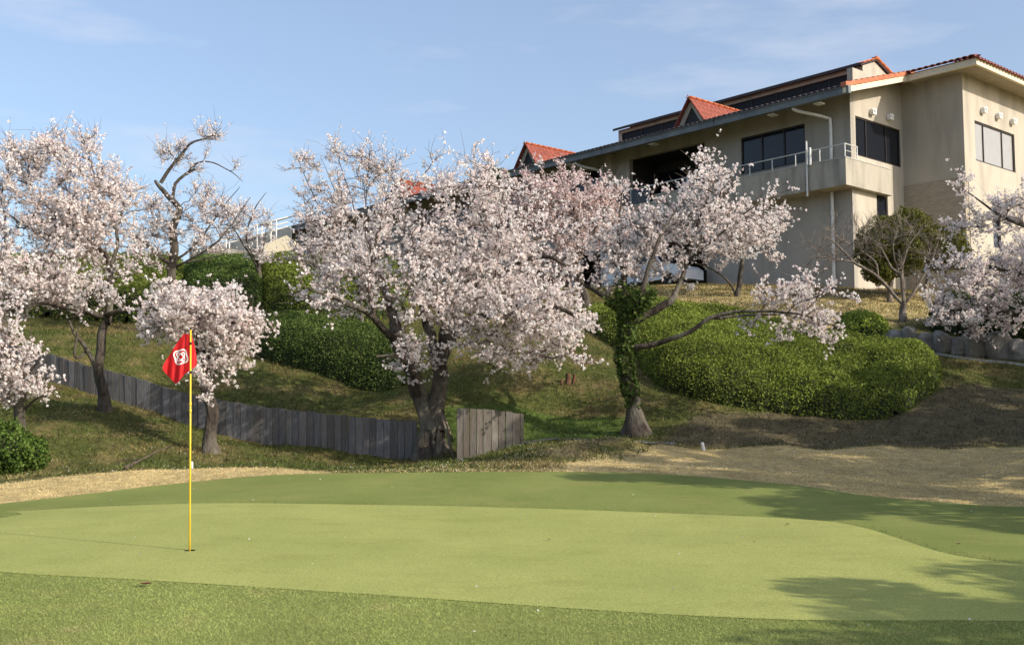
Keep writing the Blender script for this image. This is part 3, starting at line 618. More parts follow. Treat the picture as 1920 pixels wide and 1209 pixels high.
# ------------------------------------------------------------------ outside stairs with white railing
st = empty('outdoor_stairs', at(495, 500, 52), 'concrete outdoor stairs with white railings rising behind the upper hedge', 'stairs')
def prism(mb, px, Y, dy):
    P = [at(u, v, Y) for u, v in px]; n = len(P); Q = [p + np.array([0, dy, 0]) for p in P]
    mb.add(P + Q, [tuple(range(n)), tuple(range(2 * n - 1, n - 1, -1))] + [(i, (i + 1) % n, n + (i + 1) % n, n + i) for i in range(n)]); return mb
prism(MB(), [(495, 459), (537, 441), (552, 452), (552, 466), (495, 490)], 52, 2.2).build('side_beam', M['fascia'], st)
prism(MB(), [(395, 462), (495, 474), (495, 492), (380, 492)], 51.6, .3).build('side_beam', M['concrete'], st)
prism(MB(), [(355, 470), (545, 424), (545, 450), (495, 458), (495, 480), (355, 484)], 54.6, .3).build('back_wall', M['gutter'], st)
for dv in (0, 9, 20):
    MB().tube([at(405, 462 - dv, 52.1), at(540, 425 - dv * .9, 52.1)], .035, 6).build('handrail', M['white'], st)
MB().tube([at(338, 433, 53), at(400, 427, 53), at(470, 430, 53), at(545, 407, 53), at(620, 392, 53)], .03, 5).build('handrail', M['gutter'], st)
for u in (424, 430, 482, 491, 508, 518): MB().tube([at(u, 478, 52.1), at(u, 440 - (u - 405) * .25, 52.1)], .035, 6).build('rail_post', M['white'], st)

# ------------------------------------------------------------------ trees
def unit(v): return v / (np.linalg.norm(v, axis=-1, keepdims=True) + 1e-9)
PINKS = np.array([(.965, .905, .88), (.96, .88, .855), (.97, .93, .905), (.94, .82, .80), (.965, .905, .885)])
PINKER = np.array([(.92, .80, .78), (.93, .85, .82), (.88, .73, .71), (.94, .87, .85), (.78, .58, .56)])

def tree(name, label, cat, Y, trunk, limbs, env, targets, clusters, group=None, pal=PINKS, twig_len=(.18, .5), twigs=4000, bark='bark', csize=.031, per=5, qs=.0222, flat=.55, leaf='blossom', droop=.0, sides=9, tw_r=.0045, spread=1.0):
    """trunk: [(u, v, dY, radius)...]; limbs: list of such lists; env: [(u, v, ru, rv, dY, rd, weight)...]"""
    reseed(label)
    base = at(trunk[0][0], trunk[0][1], Y + trunk[0][2])
    bx, by = base[0], base[1]
    root = empty(name, (bx, by, gz(bx, by)), label, cat, group)
    nodes, tang = [], []
    def polyline(spec, nm, flare=False):
        P = smooth_path([at(u, v, Y + d) for u, v, d, r in spec]); k = len(P)
        L0 = np.array([0] + list(np.cumsum([np.linalg.norm(at(a[0], a[1], Y + a[2]) - at(b[0], b[1], Y + b[2])) for a, b in zip(spec, spec[1:])])))
        s = np.r_[0, np.cumsum(np.linalg.norm(np.diff(P, axis=0), axis=1))]; s *= L0[-1] / s[-1]
        R = np.interp(s, L0, [r for *_, r in spec]); wob = np.c_[vnoise(s * 3 + bx * 9, s * 0 + k), vnoise(s * 3 + 40, s * 0 + k), vnoise(s * 3 + 80, s * 0 + k)] - .5
        P = P + wob * np.minimum(np.maximum(R, .03), .09)[:, None] * 1.1
        Pn = P.copy(); Rn = R.copy()
        if flare:
            Rn = Rn * (1 + .35 * np.exp(-s / .25)); Pn = np.vstack([P[0] + [0, 0, -.45], P]); Rn = np.r_[Rn[0] * 1.15, Rn]
        n = (18 if R[0] > .14 else sides) if R[0] > .05 else 6
        V, Q = tube_arr(Pn, Rn, n)
        V += (rng.random((1, n, 1)) - .5).repeat(len(Rn), 0).reshape(-1, 1) * np.array([[1, 1, 0]]) * np.repeat(Rn, n)[:, None] * .22 + (rng.random(V.shape) - .5) * np.repeat(Rn, n)[:, None] * .05
        if R[0] > .14:
            ang = np.tile(np.arange(n) * 6.283 / n, len(Rn)); hh = np.repeat(np.arange(len(Rn)) * .12, n); dd = V - np.repeat(Pn, n, 0); rid = fbm(np.cos(ang) * 2.2 + bx, np.sin(ang) * 2.2 + hh * .55) - .45; V = V + dd * rid[:, None] * .75
        mesh_np(nm, V, Q, M[bark], root, smooth=True)
        nodes.append(P[2:] if not flare else P[len(P) // 3:]); tang.append(unit(np.gradient(P, axis=0))[2:] if not flare else unit(np.gradient(P, axis=0))[len(P) // 3:])
    polyline(trunk, 'trunk', True)
    for l in limbs: polyline(l, 'limb')
    Nn = np.vstack(nodes); Tt = np.vstack(tang)
    # targets spread through the crown
    wts = np.array([e[6] for e in env], float); wts /= wts.sum(); Tg = []
    for e, w in zip(env, wts):
        n = max(1, int(round(targets * w))); c = at(e[0], e[1], Y + e[4]); k = (Y + e[4]) / F
        d = unit(rng.normal(size=(n, 3))); d = d * (rng.random((n, 1)) ** .5) * (.62 + .85 * vnoise(d[:, 0] * 2.3 + e[0], d[:, 2] * 2.3 + d[:, 1] * 1.7 + e[1]))[:, None]; Tg.append(c + d * np.array([e[2] * k, e[5], e[3] * k]))
    Tg = np.vstack(Tg); Tg = Tg[rng.permutation(len(Tg))]
    cap = len(Nn) + len(Tg) * 34; NA = np.zeros((cap, 3)); TA = np.zeros((cap, 3)); cnt = len(Nn); NA[:cnt] = Nn; TA[:cnt] = Tt; main_n = cnt
    bp0, bp1, br0, br1 = [], [], [], []
    for t in Tg:
        D = t - NA[:cnt]; dist = np.linalg.norm(D, axis=1) + 1e-6; cosang = (D * TA[:cnt]).sum(1) / dist
        cost = dist * (1.55 - .55 * cosang) + np.where(D[:, 2] < -.2, .25, 0); j = int(np.argmin(cost)); L_ = dist[j]
        if L_ < .12: continue
        dirn = unit(TA[j] * .75 + D[j] / L_ * .8 + rng.normal(size=3) * .22); upd = unit(D[j] / L_ + np.array([0, 0, .25 - droop]) + rng.normal(size=3) * .2)
        p0 = NA[j]; p3 = t; p1 = p0 + dirn * L_ * .38; p2 = p3 - upd * L_ * .33; m = int(np.clip(L_ / .13, 3, 30)); q = np.linspace(0, 1, m + 1)[:, None]
        C = (1 - q) ** 3 * p0 + 3 * (1 - q) ** 2 * q * p1 + 3 * (1 - q) * q ** 2 * p2 + q ** 3 * p3; C[1:-1] += rng.normal(size=(m - 1, 3)) * .018
        r0 = np.clip(.0075 + .0135 * L_, .007, .045); Rr = np.linspace(r0, .0055, m + 1)
        bp0.append(C[:-1]); bp1.append(C[1:]); br0.append(Rr[:-1]); br1.append(Rr[1:])
        NA[cnt:cnt + m] = C[1:]; TA[cnt:cnt + m] = unit(np.diff(C, axis=0)); cnt += m
    bp0, bp1, br0, br1 = map(np.concatenate, (bp0, bp1, br0, br1))
    # fine twigs from the branch nodes
    idx = rng.integers(main_n, cnt, twigs); p = NA[idx]; tv = unit(TA[idx] * .7 + unit(rng.normal(size=(twigs, 3))) * np.array([1, 1, flat]) * .9 + np.array([0, 0, .35 - droop * 1.4])); ln = rng.uniform(*twig_len, (twigs, 1)) * np.where(rng.random((twigs, 1)) < .07, 2.0, 1.0)
    mid = p + tv * ln * .5; end = mid + unit(tv + rng.normal(size=(twigs, 3)) * .3 + np.array([0, 0, .15 - droop])) * ln * .5
    V1, Q1 = segs_arr(bp0, bp1, br0, br1, 4); V2, Q2 = segs_arr(np.vstack([p, mid]), np.vstack([mid, end]), np.full(2 * twigs, tw_r), np.r_[np.full(twigs, tw_r * .8), np.full(twigs, tw_r * .45)], 3)
    tag(mesh_np('branches', V1, Q1, M['twig' if bark == 'bark' else bark], root, smooth=True), kind='stuff')
    tag(mesh_np('twigs', V2, Q2, M['twig' if bark == 'bark' else bark], root), kind='stuff')
    clusters = int(clusters * 1.6)
    if clusters:
        wk = np.where(rng.random(twigs) < .32, .03, rng.random(twigs) ** 1.3); k = rng.choice(twigs, clusters, p=wk / wk.sum()); a = rng.random((clusters, 1)) ** .7
        cpos = np.where(a < .5, p[k] + (mid - p)[k] * a * 2, mid[k] + (end - mid)[k] * (a * 2 - 1)) + rng.normal(size=(clusters, 3)) * .03
        ctint = pal[rng.integers(0, len(pal), clusters)] * rng.uniform(.94, 1.04, (clusters, 1))
        off = unit(rng.normal(size=(clusters, per, 3))) * rng.uniform(.4, 1.0, (clusters, per, 1)) * csize
        fp_ = (cpos[:, None] + off).reshape(-1, 3); nr = unit(off.reshape(-1, 3))
        V, Q = rand_quads(fp_, rng.uniform(.7, 1.3, len(fp_)) * qs, nr, spread=.6, bend=.35)
        tt = np.repeat(ctint, per, 0) * rng.uniform(.94, 1.05, (len(fp_), 1)); tt = np.clip(tt, 0, .97)
        tag(mesh_np('blossoms' if leaf == 'blossom' else 'foliage', V, Q, M[leaf], root, tint=np.repeat(tt, 4, 0)), kind='stuff')
    return root
BL = 'cherry trees in blossom on the bank'

tree('cherry_tree', 'biggest white cherry tree, thick dark trunk between the two plank fences', 'tree', 24.8,
     [(812, 853, 0, .30), (808, 830, 0, .27), (811, 808, 0, .25), (808, 796, 0, .22)],
     [[(806, 806, 0, .19), (792, 755, 0, .165), (772, 700, .2, .145), (748, 645, .5, .14), (738, 590, .9, .12), (705, 520, 1.2, .08), (655, 455, 1.4, .035)],
      [(812, 806, -.05, .20), (821, 745, 0, .165), (827, 680, .3, .145), (842, 610, .6, .13), (875, 545, .9, .10), (910, 470, 1.2, .07), (930, 390, 1.4, .03)],
      [(822, 690, .1, .13), (808, 630, .6, .12), (795, 560, 1.4, .10), (795, 470, 2.0, .07), (815, 380, 2.2, .03)],
      [(835, 640, .3, .12), (880, 605, -.3, .10), (960, 575, -1.0, .08), (1050, 580, -1.6, .05), (1130, 620, -1.8, .02)],
      [(791, 750, 0, .09), (772, 705, -.5, .07), (745, 668, -1.0, .05), (705, 668, -1.4, .02)],
      [(875, 545, .9, .09), (940, 510, .6, .07), (1010, 480, .3, .05), (1070, 500, 0, .02)],
      [(745, 640, .5, .09), (690, 590, -.2, .07), (630, 560, -.8, .05), (575, 540, -1.2, .02)]],
     [(800, 480, 205, 145, .8, 2.4, 6.2), (920, 470, 165, 150, .5, 2.2, 5.4), (1010, 600, 140, 85, -1.2, 1.6, 4.6), (640, 525, 95, 80, -.4, 1.6, 1.7), (870, 345, 105, 50, 1.2, 1.4, 1.6), (782, 680, 62, 45, -.7, .7, .8),
      (945, 665, 150, 35, -1.2, 1.0, 1.0), (880, 570, 160, 80, -1.2, 1.2, 3.4)],
     760, 12600, BL, twigs=8200, droop=.12)

tree('cherry_tree', 'ivy-clad cherry tree with one long bare low limb reaching right over the big hedge', 'tree', 25.6,
     [(1194, 815, 0, .27), (1191, 788, 0, .21), (1188, 758, 0, .145), (1180, 725, 0, .14), (1172, 690, 0, .145), (1172, 650, 0, .15), (1180, 600, 0, .14)],
     [[(1184, 655, 0, .10), (1200, 648, -.2, .07), (1250, 638, -.4, .060), (1290, 622, -.5, .055), (1330, 598, -.6, .050), (1380, 586, -.7, .038), (1450, 584, -.8, .030), (1520, 594, -.9, .018), (1560, 610, -1, .010)],
      [(1330, 598, -.6, .040), (1400, 592, -.2, .032), (1470, 590, .1, .022), (1540, 610, .3, .010)],
      [(1180, 605, 0, .12), (1205, 590, -.1, .10), (1260, 566, -.2, .085), (1272, 540, 0, .055), (1290, 490, .2, .045), (1300, 440, .3, .035), (1325, 380, .4, .015)],
      [(1290, 490, .2, .035), (1330, 455, .0, .03), (1385, 410, -.2, .02), (1430, 375, -.3, .01)],
      [(1180, 600, 0, .12), (1172, 560, .2, .09), (1166, 500, .4, .06), (1160, 440, .6, .04), (1165, 370, .8, .015)],
      [(1175, 600, 0, .08), (1140, 560, .4, .06), (1085, 530, .8, .04), (1040, 500, 1.0, .015)],
      [(1186, 590, 0, .09), (1200, 555, -.4, .06), (1215, 510, -.6, .05), (1240, 440, -.5, .03), (1270, 390, -.3, .012)]],
     [(1330, 400, 130, 75, .1, 1.3, 3.2), (1200, 470, 130, 75, .3, 1.4, 3.4), (1400, 430, 75, 60, -.1, 1.0, 1.3), (1490, 575, 95, 55, -.4, .9, 2.6), (1540, 615, 50, 30, -.5, .6, .8), (1330, 310, 25, 30, .3, .5, .25), (1165, 350, 25, 35, .8, .5, .15), (1175, 500, 50, 35, .3, .8, .9)],
     300, 4300, BL, twigs=3000)

tree('cherry_tree', 'tall spreading cherry tree at the left edge, trunk forked low in front of the fence', 'tree', 25.0,
     [(198, 766, 0, .129), (194, 735, 0, .109), (188, 690, 0, .102), (190, 640, 0, .099), (198, 600, 0, .088)],
     [[(193, 740, -.1, .061), (178, 690, -.3, .054), (160, 650, -.5, .048), (140, 625, -.6, .034), (130, 600, -.7, .020)],
      [(165, 655, -.4, .041), (150, 670, -.5, .034), (140, 665, -.6, .034), (148, 610, -.6, .020)],
      [(198, 605, 0, .082), (206, 560, .2, .075), (208, 510, .4, .068), (195, 475, .5, .061), (165, 455, .5, .048), (120, 420, .6, .034), (70, 370, .7, .017)],
      [(208, 505, .4, .048), (220, 450, .6, .041), (200, 390, .8, .031), (180, 330, .9, .014)],
      [(195, 595, 0, .068), (150, 583, -.5, .054), (90, 570, -1.0, .044), (20, 580, -1.3, .034), (-40, 590, -1.5, .03)],
      [(200, 590, 0, .061), (240, 580, -.4, .048), (290, 585, -.8, .027), (330, 600, -1, .014)],
      [(150, 450, .5, .041), (80, 440, .2, .034), (10, 400, 0, .020)]],
     [(90, 400, 150, 110, .5, 2.2, 6), (180, 380, 85, 110, .7, 1.6, 2.6), (60, 300, 70, 45, .6, 1.3, 1.2), (20, 520, 110, 70, -.9, 1.5, 3.0), (110, 545, 110, 45, -.7, 1.2, 2.4), (170, 470, 90, 60, .3, 1.4, 1.5), (130, 270, 70, 20, .7, .8, .45)],
     520, 8200, BL, twigs=5600)

tree('cherry_tree', 'leaning cherry tree in the dark green bush, lower left corner', 'tree', 20.6,
     [(47, 884, 0, .13), (45, 840, 0, .11), (44, 780, 0, .10), (42, 710, 0, .095)],
     [[(42, 712, 0, .085), (25, 675, 0, .07), (0, 640, -.1, .05), (-40, 600, -.2, .03)], [(43, 720, 0, .05), (60, 690, -.3, .03), (78, 670, -.4, .012)], [(44, 770, 0, .035), (70, 745, -.3, .02), (90, 740, -.4, .01)]],
     [(12, 670, 48, 52, -.1, .6, 2), (60, 735, 32, 25, -.3, .4, .7), (-40, 600, 60, 60, -.2, .8, 1.4), (10, 740, 30, 30, -.2, .4, .5)],
     110, 1250, BL, twigs=850)

tree('cherry_tree', 'low spreading cherry tree right behind the red flag', 'tree', 23.0,
     [(397, 846, 0, .15), (395, 815, 0, .125), (398, 780, 0, .12), (391, 740, 0, .12), (386, 700, 0, .11)],
     [[(388, 710, 0, .11), (380, 670, 0, .10), (370, 630, 0, .08), (350, 600, 0, .06), (310, 585, -.2, .04), (260, 570, -.3, .02)], [(384, 690, 0, .08), (400, 650, -.2, .06), (430, 610, -.3, .04), (480, 590, -.3, .02)], [(380, 670, 0, .06), (370, 620, .3, .04), (375, 560, .4, .02)]],
     [(380, 590, 105, 55, 0, 1.1, 4), (330, 610, 75, 35, -.3, .8, 1.6), (450, 620, 60, 35, -.2, .8, 1.3), (402, 700, 34, 50, -.2, .45, .6), (415, 650, 50, 35, -.3, .6, .6)],
     230, 4300, BL, twigs=2100, droop=.1)

tree('cherry_tree', 'crooked half-bare cherry tree with zigzag top standing clear against the sky', 'tree', 33.0,
     [(322, 640, 0, .139), (322, 590, 0, .132), (324, 520, 0, .125), (328, 470, 0, .119), (326, 430, 0, .112), (336, 400, 0, .106), (340, 388, 0, .099)],
     [[(338, 392, 0, .099), (320, 372, 0, .086), (302, 352, .1, .066), (292, 338, .1, .046)],
      [(322, 375, 0, .053), (330, 345, .1, .050), (350, 325, .2, .043), (365, 318, .2, .033)],
      [(300, 345, .1, .056), (318, 315, 0, .050), (340, 290, 0, .040), (360, 268, -.1, .033), (395, 255, -.1, .023), (415, 240, 0, .008)],
      [(350, 327, .2, .033), (365, 308, .3, .030), (395, 304, .4, .023), (430, 320, .5, .017), (455, 340, .6, .007)],
      [(322, 500, 0, .073), (300, 480, -.2, .059), (270, 452, -.4, .046), (235, 440, -.5, .017)],
      [(328, 490, 0, .046), (370, 455, .3, .040), (410, 400, .5, .026), (450, 350, .7, .010)],
      [(330, 500, 0, .040), (385, 470, -.2, .033), (420, 440, -.3, .023), (470, 370, -.2, .010)],
      [(326, 500, 0, .033), (360, 490, -.2, .026), (420, 478, -.3, .013)]],
     [(330, 290, 50, 30, 0, .6, .8), (390, 255, 32, 18, 0, .4, .45), (375, 310, 60, 16, .3, .5, .5), (300, 420, 60, 60, -.3, 1.1, 1.9), (400, 400, 80, 60, .3, 1.2, 1.9), (270, 460, 50, 35, -.4, .9, 1.0), (380, 460, 60, 30, .1, .9, .8)],
     210, 1900, BL, twigs=2200, twig_len=(.15, .45))

tree('cherry_tree', 'slim cherry tree with a few bare upright stems in front of the concrete stairs', 'tree', 37.5,
     [(486, 580, 0, .104), (485, 540, 0, .091), (486, 505, 0, .078), (487, 490, 0, .065)],
     [[(486, 510, 0, .046), (468, 475, 0, .039), (445, 440, 0, .026), (425, 410, .1, .010)], [(486, 500, 0, .039), (463, 450, .1, .036), (470, 410, .1, .026), (485, 380, .1, .019), (500, 360, .1, .007)], [(488, 495, 0, .033), (495, 460, .1, .019), (498, 430, .1, .007)]],
     [(440, 420, 50, 45, .1, .9, 1.0), (490, 430, 30, 50, .2, .7, .6), (490, 480, 25, 20, 0, .5, .4)],
     70, 650, BL, twigs=700)

tree('cherry_tree', 'vase-shaped sparse cherry tree with fanned stems left of the biggest tree', 'tree', 33.0,
     [(680, 610, 0, .060), (678, 570, 0, .052), (675, 540, 0, .048)],
     [[(675, 545, 0, .033), (650, 490, .1, .030), (620, 430, .1, .022), (590, 370, .2, .015), (558, 300, .2, .004)], [(675, 545, 0, .033), (668, 480, 0, .030), (665, 400, .1, .022), (645, 330, .1, .015), (625, 265, .2, .004)],
      [(676, 545, 0, .030), (690, 470, -.1, .026), (685, 390, -.1, .019), (690, 320, 0, .011), (695, 270, 0, .004)], [(678, 540, 0, .030), (705, 460, .2, .022), (730, 380, .3, .015), (745, 300, .3, .004)], [(660, 420, 0, .019), (625, 350, -.1, .013), (600, 290, -.1, .004)],
      [(690, 440, 0, .019), (715, 390, 0, .011), (745, 350, 0, .004)]],
     [(610, 410, 65, 80, .1, 1.3, 2.4), (665, 370, 70, 90, 0, 1.3, 2.2), (720, 330, 50, 60, .2, 1.1, .9), (590, 480, 55, 50, 0, 1.0, 1.2), (660, 490, 70, 50, -.2, 1.1, 1.3), (573, 320, 32, 40, .2, .6, .45), (628, 295, 32, 32, .1, .6, .45), (693, 300, 28, 38, 0, .6, .4)],
     300, 3700, BL, twigs=3000)

tree('cherry_tree', 'pinker fine-twigged cherry tree in front of the dark balcony opening', 'tree', 38.0,
     [(1095, 560, 0, .15), (1088, 530, 0, .13), (1078, 500, 0, .12)],
     [[(1080, 510, 0, .08), (1050, 460, 0, .06), (1010, 410, .1, .04), (980, 340, .1, .012)], [(1078, 500, 0, .08), (1085, 440, 0, .06), (1075, 370, .1, .04), (1070, 300, .1, .012)], [(1080, 500, 0, .07), (1110, 440, -.1, .055), (1140, 390, -.1, .04), (1155, 330, 0, .012)], [(1076, 500, 0, .06), (1020, 480, -.2, .04), (960, 440, -.2, .015)]],
     [(1060, 400, 115, 85, 0, 1.9, 4), (1000, 370, 70, 65, .1, 1.4, 1.7), (1130, 380, 60, 60, 0, 1.2, 1.3), (1060, 480, 110, 40, -.1, 1.6, 1.4)],
     380, 7600, BL, pal=PINKER, twigs=4600)

tree('cherry_tree', 'small flowering cherry tree on the upper lawn against the blank grey wall', 'tree', 39.5,
     [(1384, 570, 0, .10), (1386, 530, 0, .09), (1390, 490, 0, .085), (1388, 450, 0, .07)],
     [[(1383, 560, 0, .05), (1372, 535, 0, .045), (1345, 510, 0, .035), (1300, 490, .1, .012)], [(1390, 460, 0, .05), (1370, 420, 0, .035), (1345, 390, 0, .012)], [(1390, 470, 0, .045), (1430, 440, 0, .035), (1470, 420, 0, .012)]],
     [(1400, 445, 75, 45, 0, 1.2, 2), (1345, 470, 50, 35, 0, .9, 1.0), (1440, 430, 40, 40, 0, .7, .7)],
     120, 2300, BL, twigs=1200)

tree('bare_tree', 'leafless fan-shaped tree on the grass bank in front of the evergreen', 'tree', 36.0,
     [(1695, 601, 0, .116), (1694, 580, 0, .105), (1692, 564, 0, .102)],
     [[(1690, 567, 0, .061), (1665, 540, 0, .058), (1640, 515, -.1, .048), (1600, 490, -.2, .041), (1565, 455, -.3, .027), (1540, 440, -.3, .010)], [(1648, 520, -.1, .034), (1640, 490, 0, .031), (1615, 470, 0, .024), (1590, 455, 0, .008)],
      [(1694, 565, 0, .061), (1690, 520, .1, .051), (1670, 500, .1, .034), (1655, 470, .1, .024), (1625, 445, .2, .008)], [(1694, 562, 0, .054), (1692, 510, 0, .041), (1700, 470, 0, .031), (1715, 445, 0, .020), (1745, 415, 0, .007)],
      [(1697, 567, 0, .054), (1715, 545, -.1, .041), (1730, 520, -.1, .034), (1750, 480, 0, .024), (1765, 440, 0, .008)], [(1600, 490, -.2, .024), (1560, 485, -.3, .020), (1520, 480, -.3, .010)], [(1690, 530, .1, .027), (1675, 470, .2, .020), (1680, 430, .2, .008)]],
     [(1560, 460, 75, 45, -.2, 1.1, 1.6), (1640, 460, 70, 55, 0, 1.2, 1.6), (1730, 460, 60, 50, 0, 1.1, 1.2), (1590, 430, 60, 35, 0, 1.0, .8), (1680, 430, 60, 30, .1, .9, .8), (1540, 510, 40, 18, -.2, .6, .3)],
     170, 0, twigs=1100, twig_len=(.25, .6), bark='bark_pale', tw_r=.005)

tree('cherry_tree', 'cherry tree entering from the right edge, pale blossoms hanging over the boulder wall', 'tree', 31.0,
     [(2060, 700, 0, .22), (2050, 640, 0, .20), (2030, 560, 0, .18)],
     [[(2035, 575, 0, .12), (1980, 560, -.1, .09), (1920, 520, -.2, .07), (1850, 500, -.3, .05), (1790, 505, -.3, .02)], [(2030, 560, 0, .12), (1985, 480, .2, .09), (1930, 430, .3, .06), (1870, 400, .4, .04), (1800, 350, .5, .012)],
      [(2040, 600, 0, .10), (1970, 590, -.4, .08), (1890, 585, -.6, .05), (1820, 600, -.7, .03), (1770, 610, -.7, .012)], [(2030, 560, 0, .09), (2010, 480, .2, .07), (2000, 400, .2, .04)]],
     [(1840, 520, 90, 45, -.3, 1.1, 2.6), (1920, 500, 80, 60, -.2, 1.3, 1.8), (1850, 585, 95, 40, -.6, 1.0, 2.2), (1850, 410, 70, 40, .4, .9, .75), (1810, 345, 35, 25, .4, .5, .14), (1920, 400, 60, 45, .3, .9, .7), (2020, 540, 90, 100, 0, 1.4, 1.0)],
     330, 6600, BL, twigs=3200)
print('trees done')

# ------------------------------------------------------------------ ivy on the second tree
GREENS = np.array([(.055, .095, .022), (.085, .125, .030), (.040, .070, .016), (.11, .14, .04)])
YGREENS = np.array([(.115, .152, .024), (.135, .170, .030), (.098, .134, .022), (.150, .175, .038)])
iv = []
for a, b, d0, d1, r, n in [((1184, 742), (1172, 680), 0, 0, .21, 800), ((1172, 680), (1178, 600), 0, 0, .25, 1000), ((1178, 600), (1172, 540), 0, .2, .25, 650), ((1180, 600), (1215, 545), 0, -.4, .26, 750), ((1175, 590), (1150, 560), 0, .3, .22, 350), ((1190, 780), (1185, 740), 0, 0, .18, 110)]:
    t = rng.random((n, 1)); P = at(*a, 25.6 + d0) * (1 - t) + at(*b, 25.6 + d1) * t; iv.append(P + unit(rng.normal(size=(n, 3)) * [1, 1, .4]) * r * rng.uniform(.75, 1.1, (n, 1)))
iv = np.vstack(iv); ivy_host = [o for o in bpy.data.objects if o.get('label', '').startswith('ivy-clad')][0]
V, Q = rand_quads(iv, rng.uniform(.03, .06, len(iv)), aspect=.8, bend=.2)
tag(mesh_np('ivy', V, Q, M['leaf'], ivy_host, tint=np.repeat(GREENS[rng.integers(0, 4, len(iv))] * 1.25, 4, 0)), kind='stuff')

# ------------------------------------------------------------------ hedges and bushes
def hedge(label, uY, h, pal, dens, size=.045, lump=.25, w=1.0, group='clipped hedges on the bank', name='hedge', cat='hedge'):
    reseed(label); poly = loop([(xu(u, Y), Y) for u, Y in uY]); lo, hi = poly.min(0), poly.max(0); st = .14
    gx, gy = np.meshgrid(np.arange(lo[0] - st, hi[0] + st, st), np.arange(lo[1] - st, hi[1] + st, st)); P = np.stack([gx.ravel(), gy.ravel()], 1); d = sdf(P, poly)
    t = np.clip(d / w, 0, 1); prof = np.sqrt(np.clip(1 - (1 - t) ** 2.2, 0, 1)); base = ground(P[:, 0], P[:, 1])
    z = base + prof * (h + lump * (fbm(P[:, 0] * .8 + 5, P[:, 1] * .8) - .45) * 1.6 + .22 * (fbm(P[:, 0] * 2.6, P[:, 1] * 2.6, 2) - .37) + .10 * (fbm(P[:, 0] * 6, P[:, 1] * 6, 2) - .37)) - np.where(d < 0, .5, 0)
    V = np.c_[P, z]; nx_, ny_ = gx.shape[1], gx.shape[0]; i = (np.arange(ny_ - 1)[:, None] * nx_ + np.arange(nx_ - 1)[None]).ravel(); Q = np.stack([i, i + 1, i + nx_ + 1, i + nx_], 1)
    Q = Q[(d[Q] > -.12).all(1)]
    # the clipped face drops at the rim: add a skirt by sampling rim cells more
    A, B, C_, D_ = V[Q[:, 0]], V[Q[:, 1]], V[Q[:, 2]], V[Q[:, 3]]; nr = np.cross(C_ - A, D_ - B); ar = np.linalg.norm(nr, axis=1) * .5; nr = unit(nr); nr *= np.sign(nr[:, 2:3] + 1e-9)
    n = int(ar.sum() * dens); k = rng.choice(len(Q), n, p=ar / ar.sum()); a, b = rng.random((n, 1)), rng.random((n, 1))
    L_ = A[k] * (1 - a) * (1 - b) + B[k] * a * (1 - b) + C_[k] * a * b + D_[k] * (1 - a) * b + nr[k] * (rng.random((n, 1)) ** 2 * .13 - .05)
    ground_l = ground(L_[:, 0], L_[:, 1]); L_ = L_[L_[:, 2] > ground_l - .02]
    k = k[:len(L_)]
    c0 = np.array([poly[:, 0].mean(), poly[:, 1].mean()]); root = empty(name, (c0[0], c0[1], gz(*c0)), label, cat, group)
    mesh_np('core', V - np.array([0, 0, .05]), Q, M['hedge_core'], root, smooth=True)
    Vq, Qq = rand_quads(L_, rng.uniform(.7, 1.35, len(L_)) * size, nr[rng.integers(0, len(nr), len(L_))] * 0 + np.array([0, 0, 1.0]), aspect=.62, spread=.72, bend=.25)
    patch = fbm(L_[:, 0] * .9 + 3, L_[:, 1] * .9)[:, None]; tt = pal[rng.integers(0, len(pal), len(L_))] * rng.uniform(.82, 1.18, (len(L_), 1)) * (.7 + .65 * patch)
    tag(mesh_np('foliage', Vq, Qq, M['leaf'], root, tint=np.repeat(tt, 4, 0)), kind='stuff')
    return root
hedge('broad low azalea hedge sweeping down the bank right of the ivy-clad tree', [(1205, 29.8), (1235, 28.4), (1300, 27.4), (1400, 26.9), (1500, 26.5), (1600, 26.15), (1690, 26.3), (1745, 27.3), (1766, 28.6), (1745, 29.9), (1690, 30.8), (1600, 32.0), (1500, 33.8), (1400, 35.6), (1310, 36.2), (1200, 36.4), (1110, 36.0), (1085, 34.8), (1130, 33), (1190, 31.2)], .68, YGREENS * 1.4, 1450, .029, w=1.0, lump=.45)
hedge('long rounded dark hedge left of the biggest tree, above the plank fence', [(462, 33.4), (500, 32.3), (570, 31.2), (650, 30.3), (720, 29.8), (770, 30.0), (785, 31.2), (740, 32.6), (640, 33.6), (540, 34.4), (480, 34.6)], 1.0, GREENS * 1.3, 1700, .028, w=.9)
hedge('upper clipped hedge behind the tall spreading tree at the left edge', [(-60, 35.6), (60, 35.4), (200, 35.2), (330, 35.0), (343, 38), (342, 41.6), (250, 42), (100, 42), (-60, 42)], 1.0, YGREENS * 1.2, 800, .036, w=.55)
hedge('upper clipped hedge between the crooked tree and the slim tree', [(346, 34.9), (420, 34.7), (486, 34.6), (489, 40.5), (486, 41.8), (347, 41.8)], 1.0, GREENS * 1.3, 800, .036, w=.55)
hedge('upper clipped hedge right of the slim tree, under the concrete stairs', [(492, 34.9), (600, 34.8), (720, 35.2), (765, 37), (740, 41.0), (600, 41.6), (492, 41.7)], .95, YGREENS * 1.25, 800, .036, w=.55)
hedge('small yellow-green shrub at the left end of the boulder wall', [(1560, 34.6), (1600, 33.4), (1655, 33.2), (1672, 34), (1650, 35), (1590, 35.4)], .75, YGREENS * 2.0, 900, .045, w=.8, group='shrubs on the bank', name='shrub', cat='shrub')
hedge('dark bank of shrubs behind the blossoms over the boulder wall', [(1745, 34.6), (1850, 33.4), (1960, 32.4), (2080, 32.5), (2080, 35.5), (1900, 35.5), (1760, 35.8)], 1.15, GREENS * .8, 420, .05, w=.8, group='shrubs on the bank', name='shrub', cat='shrub')

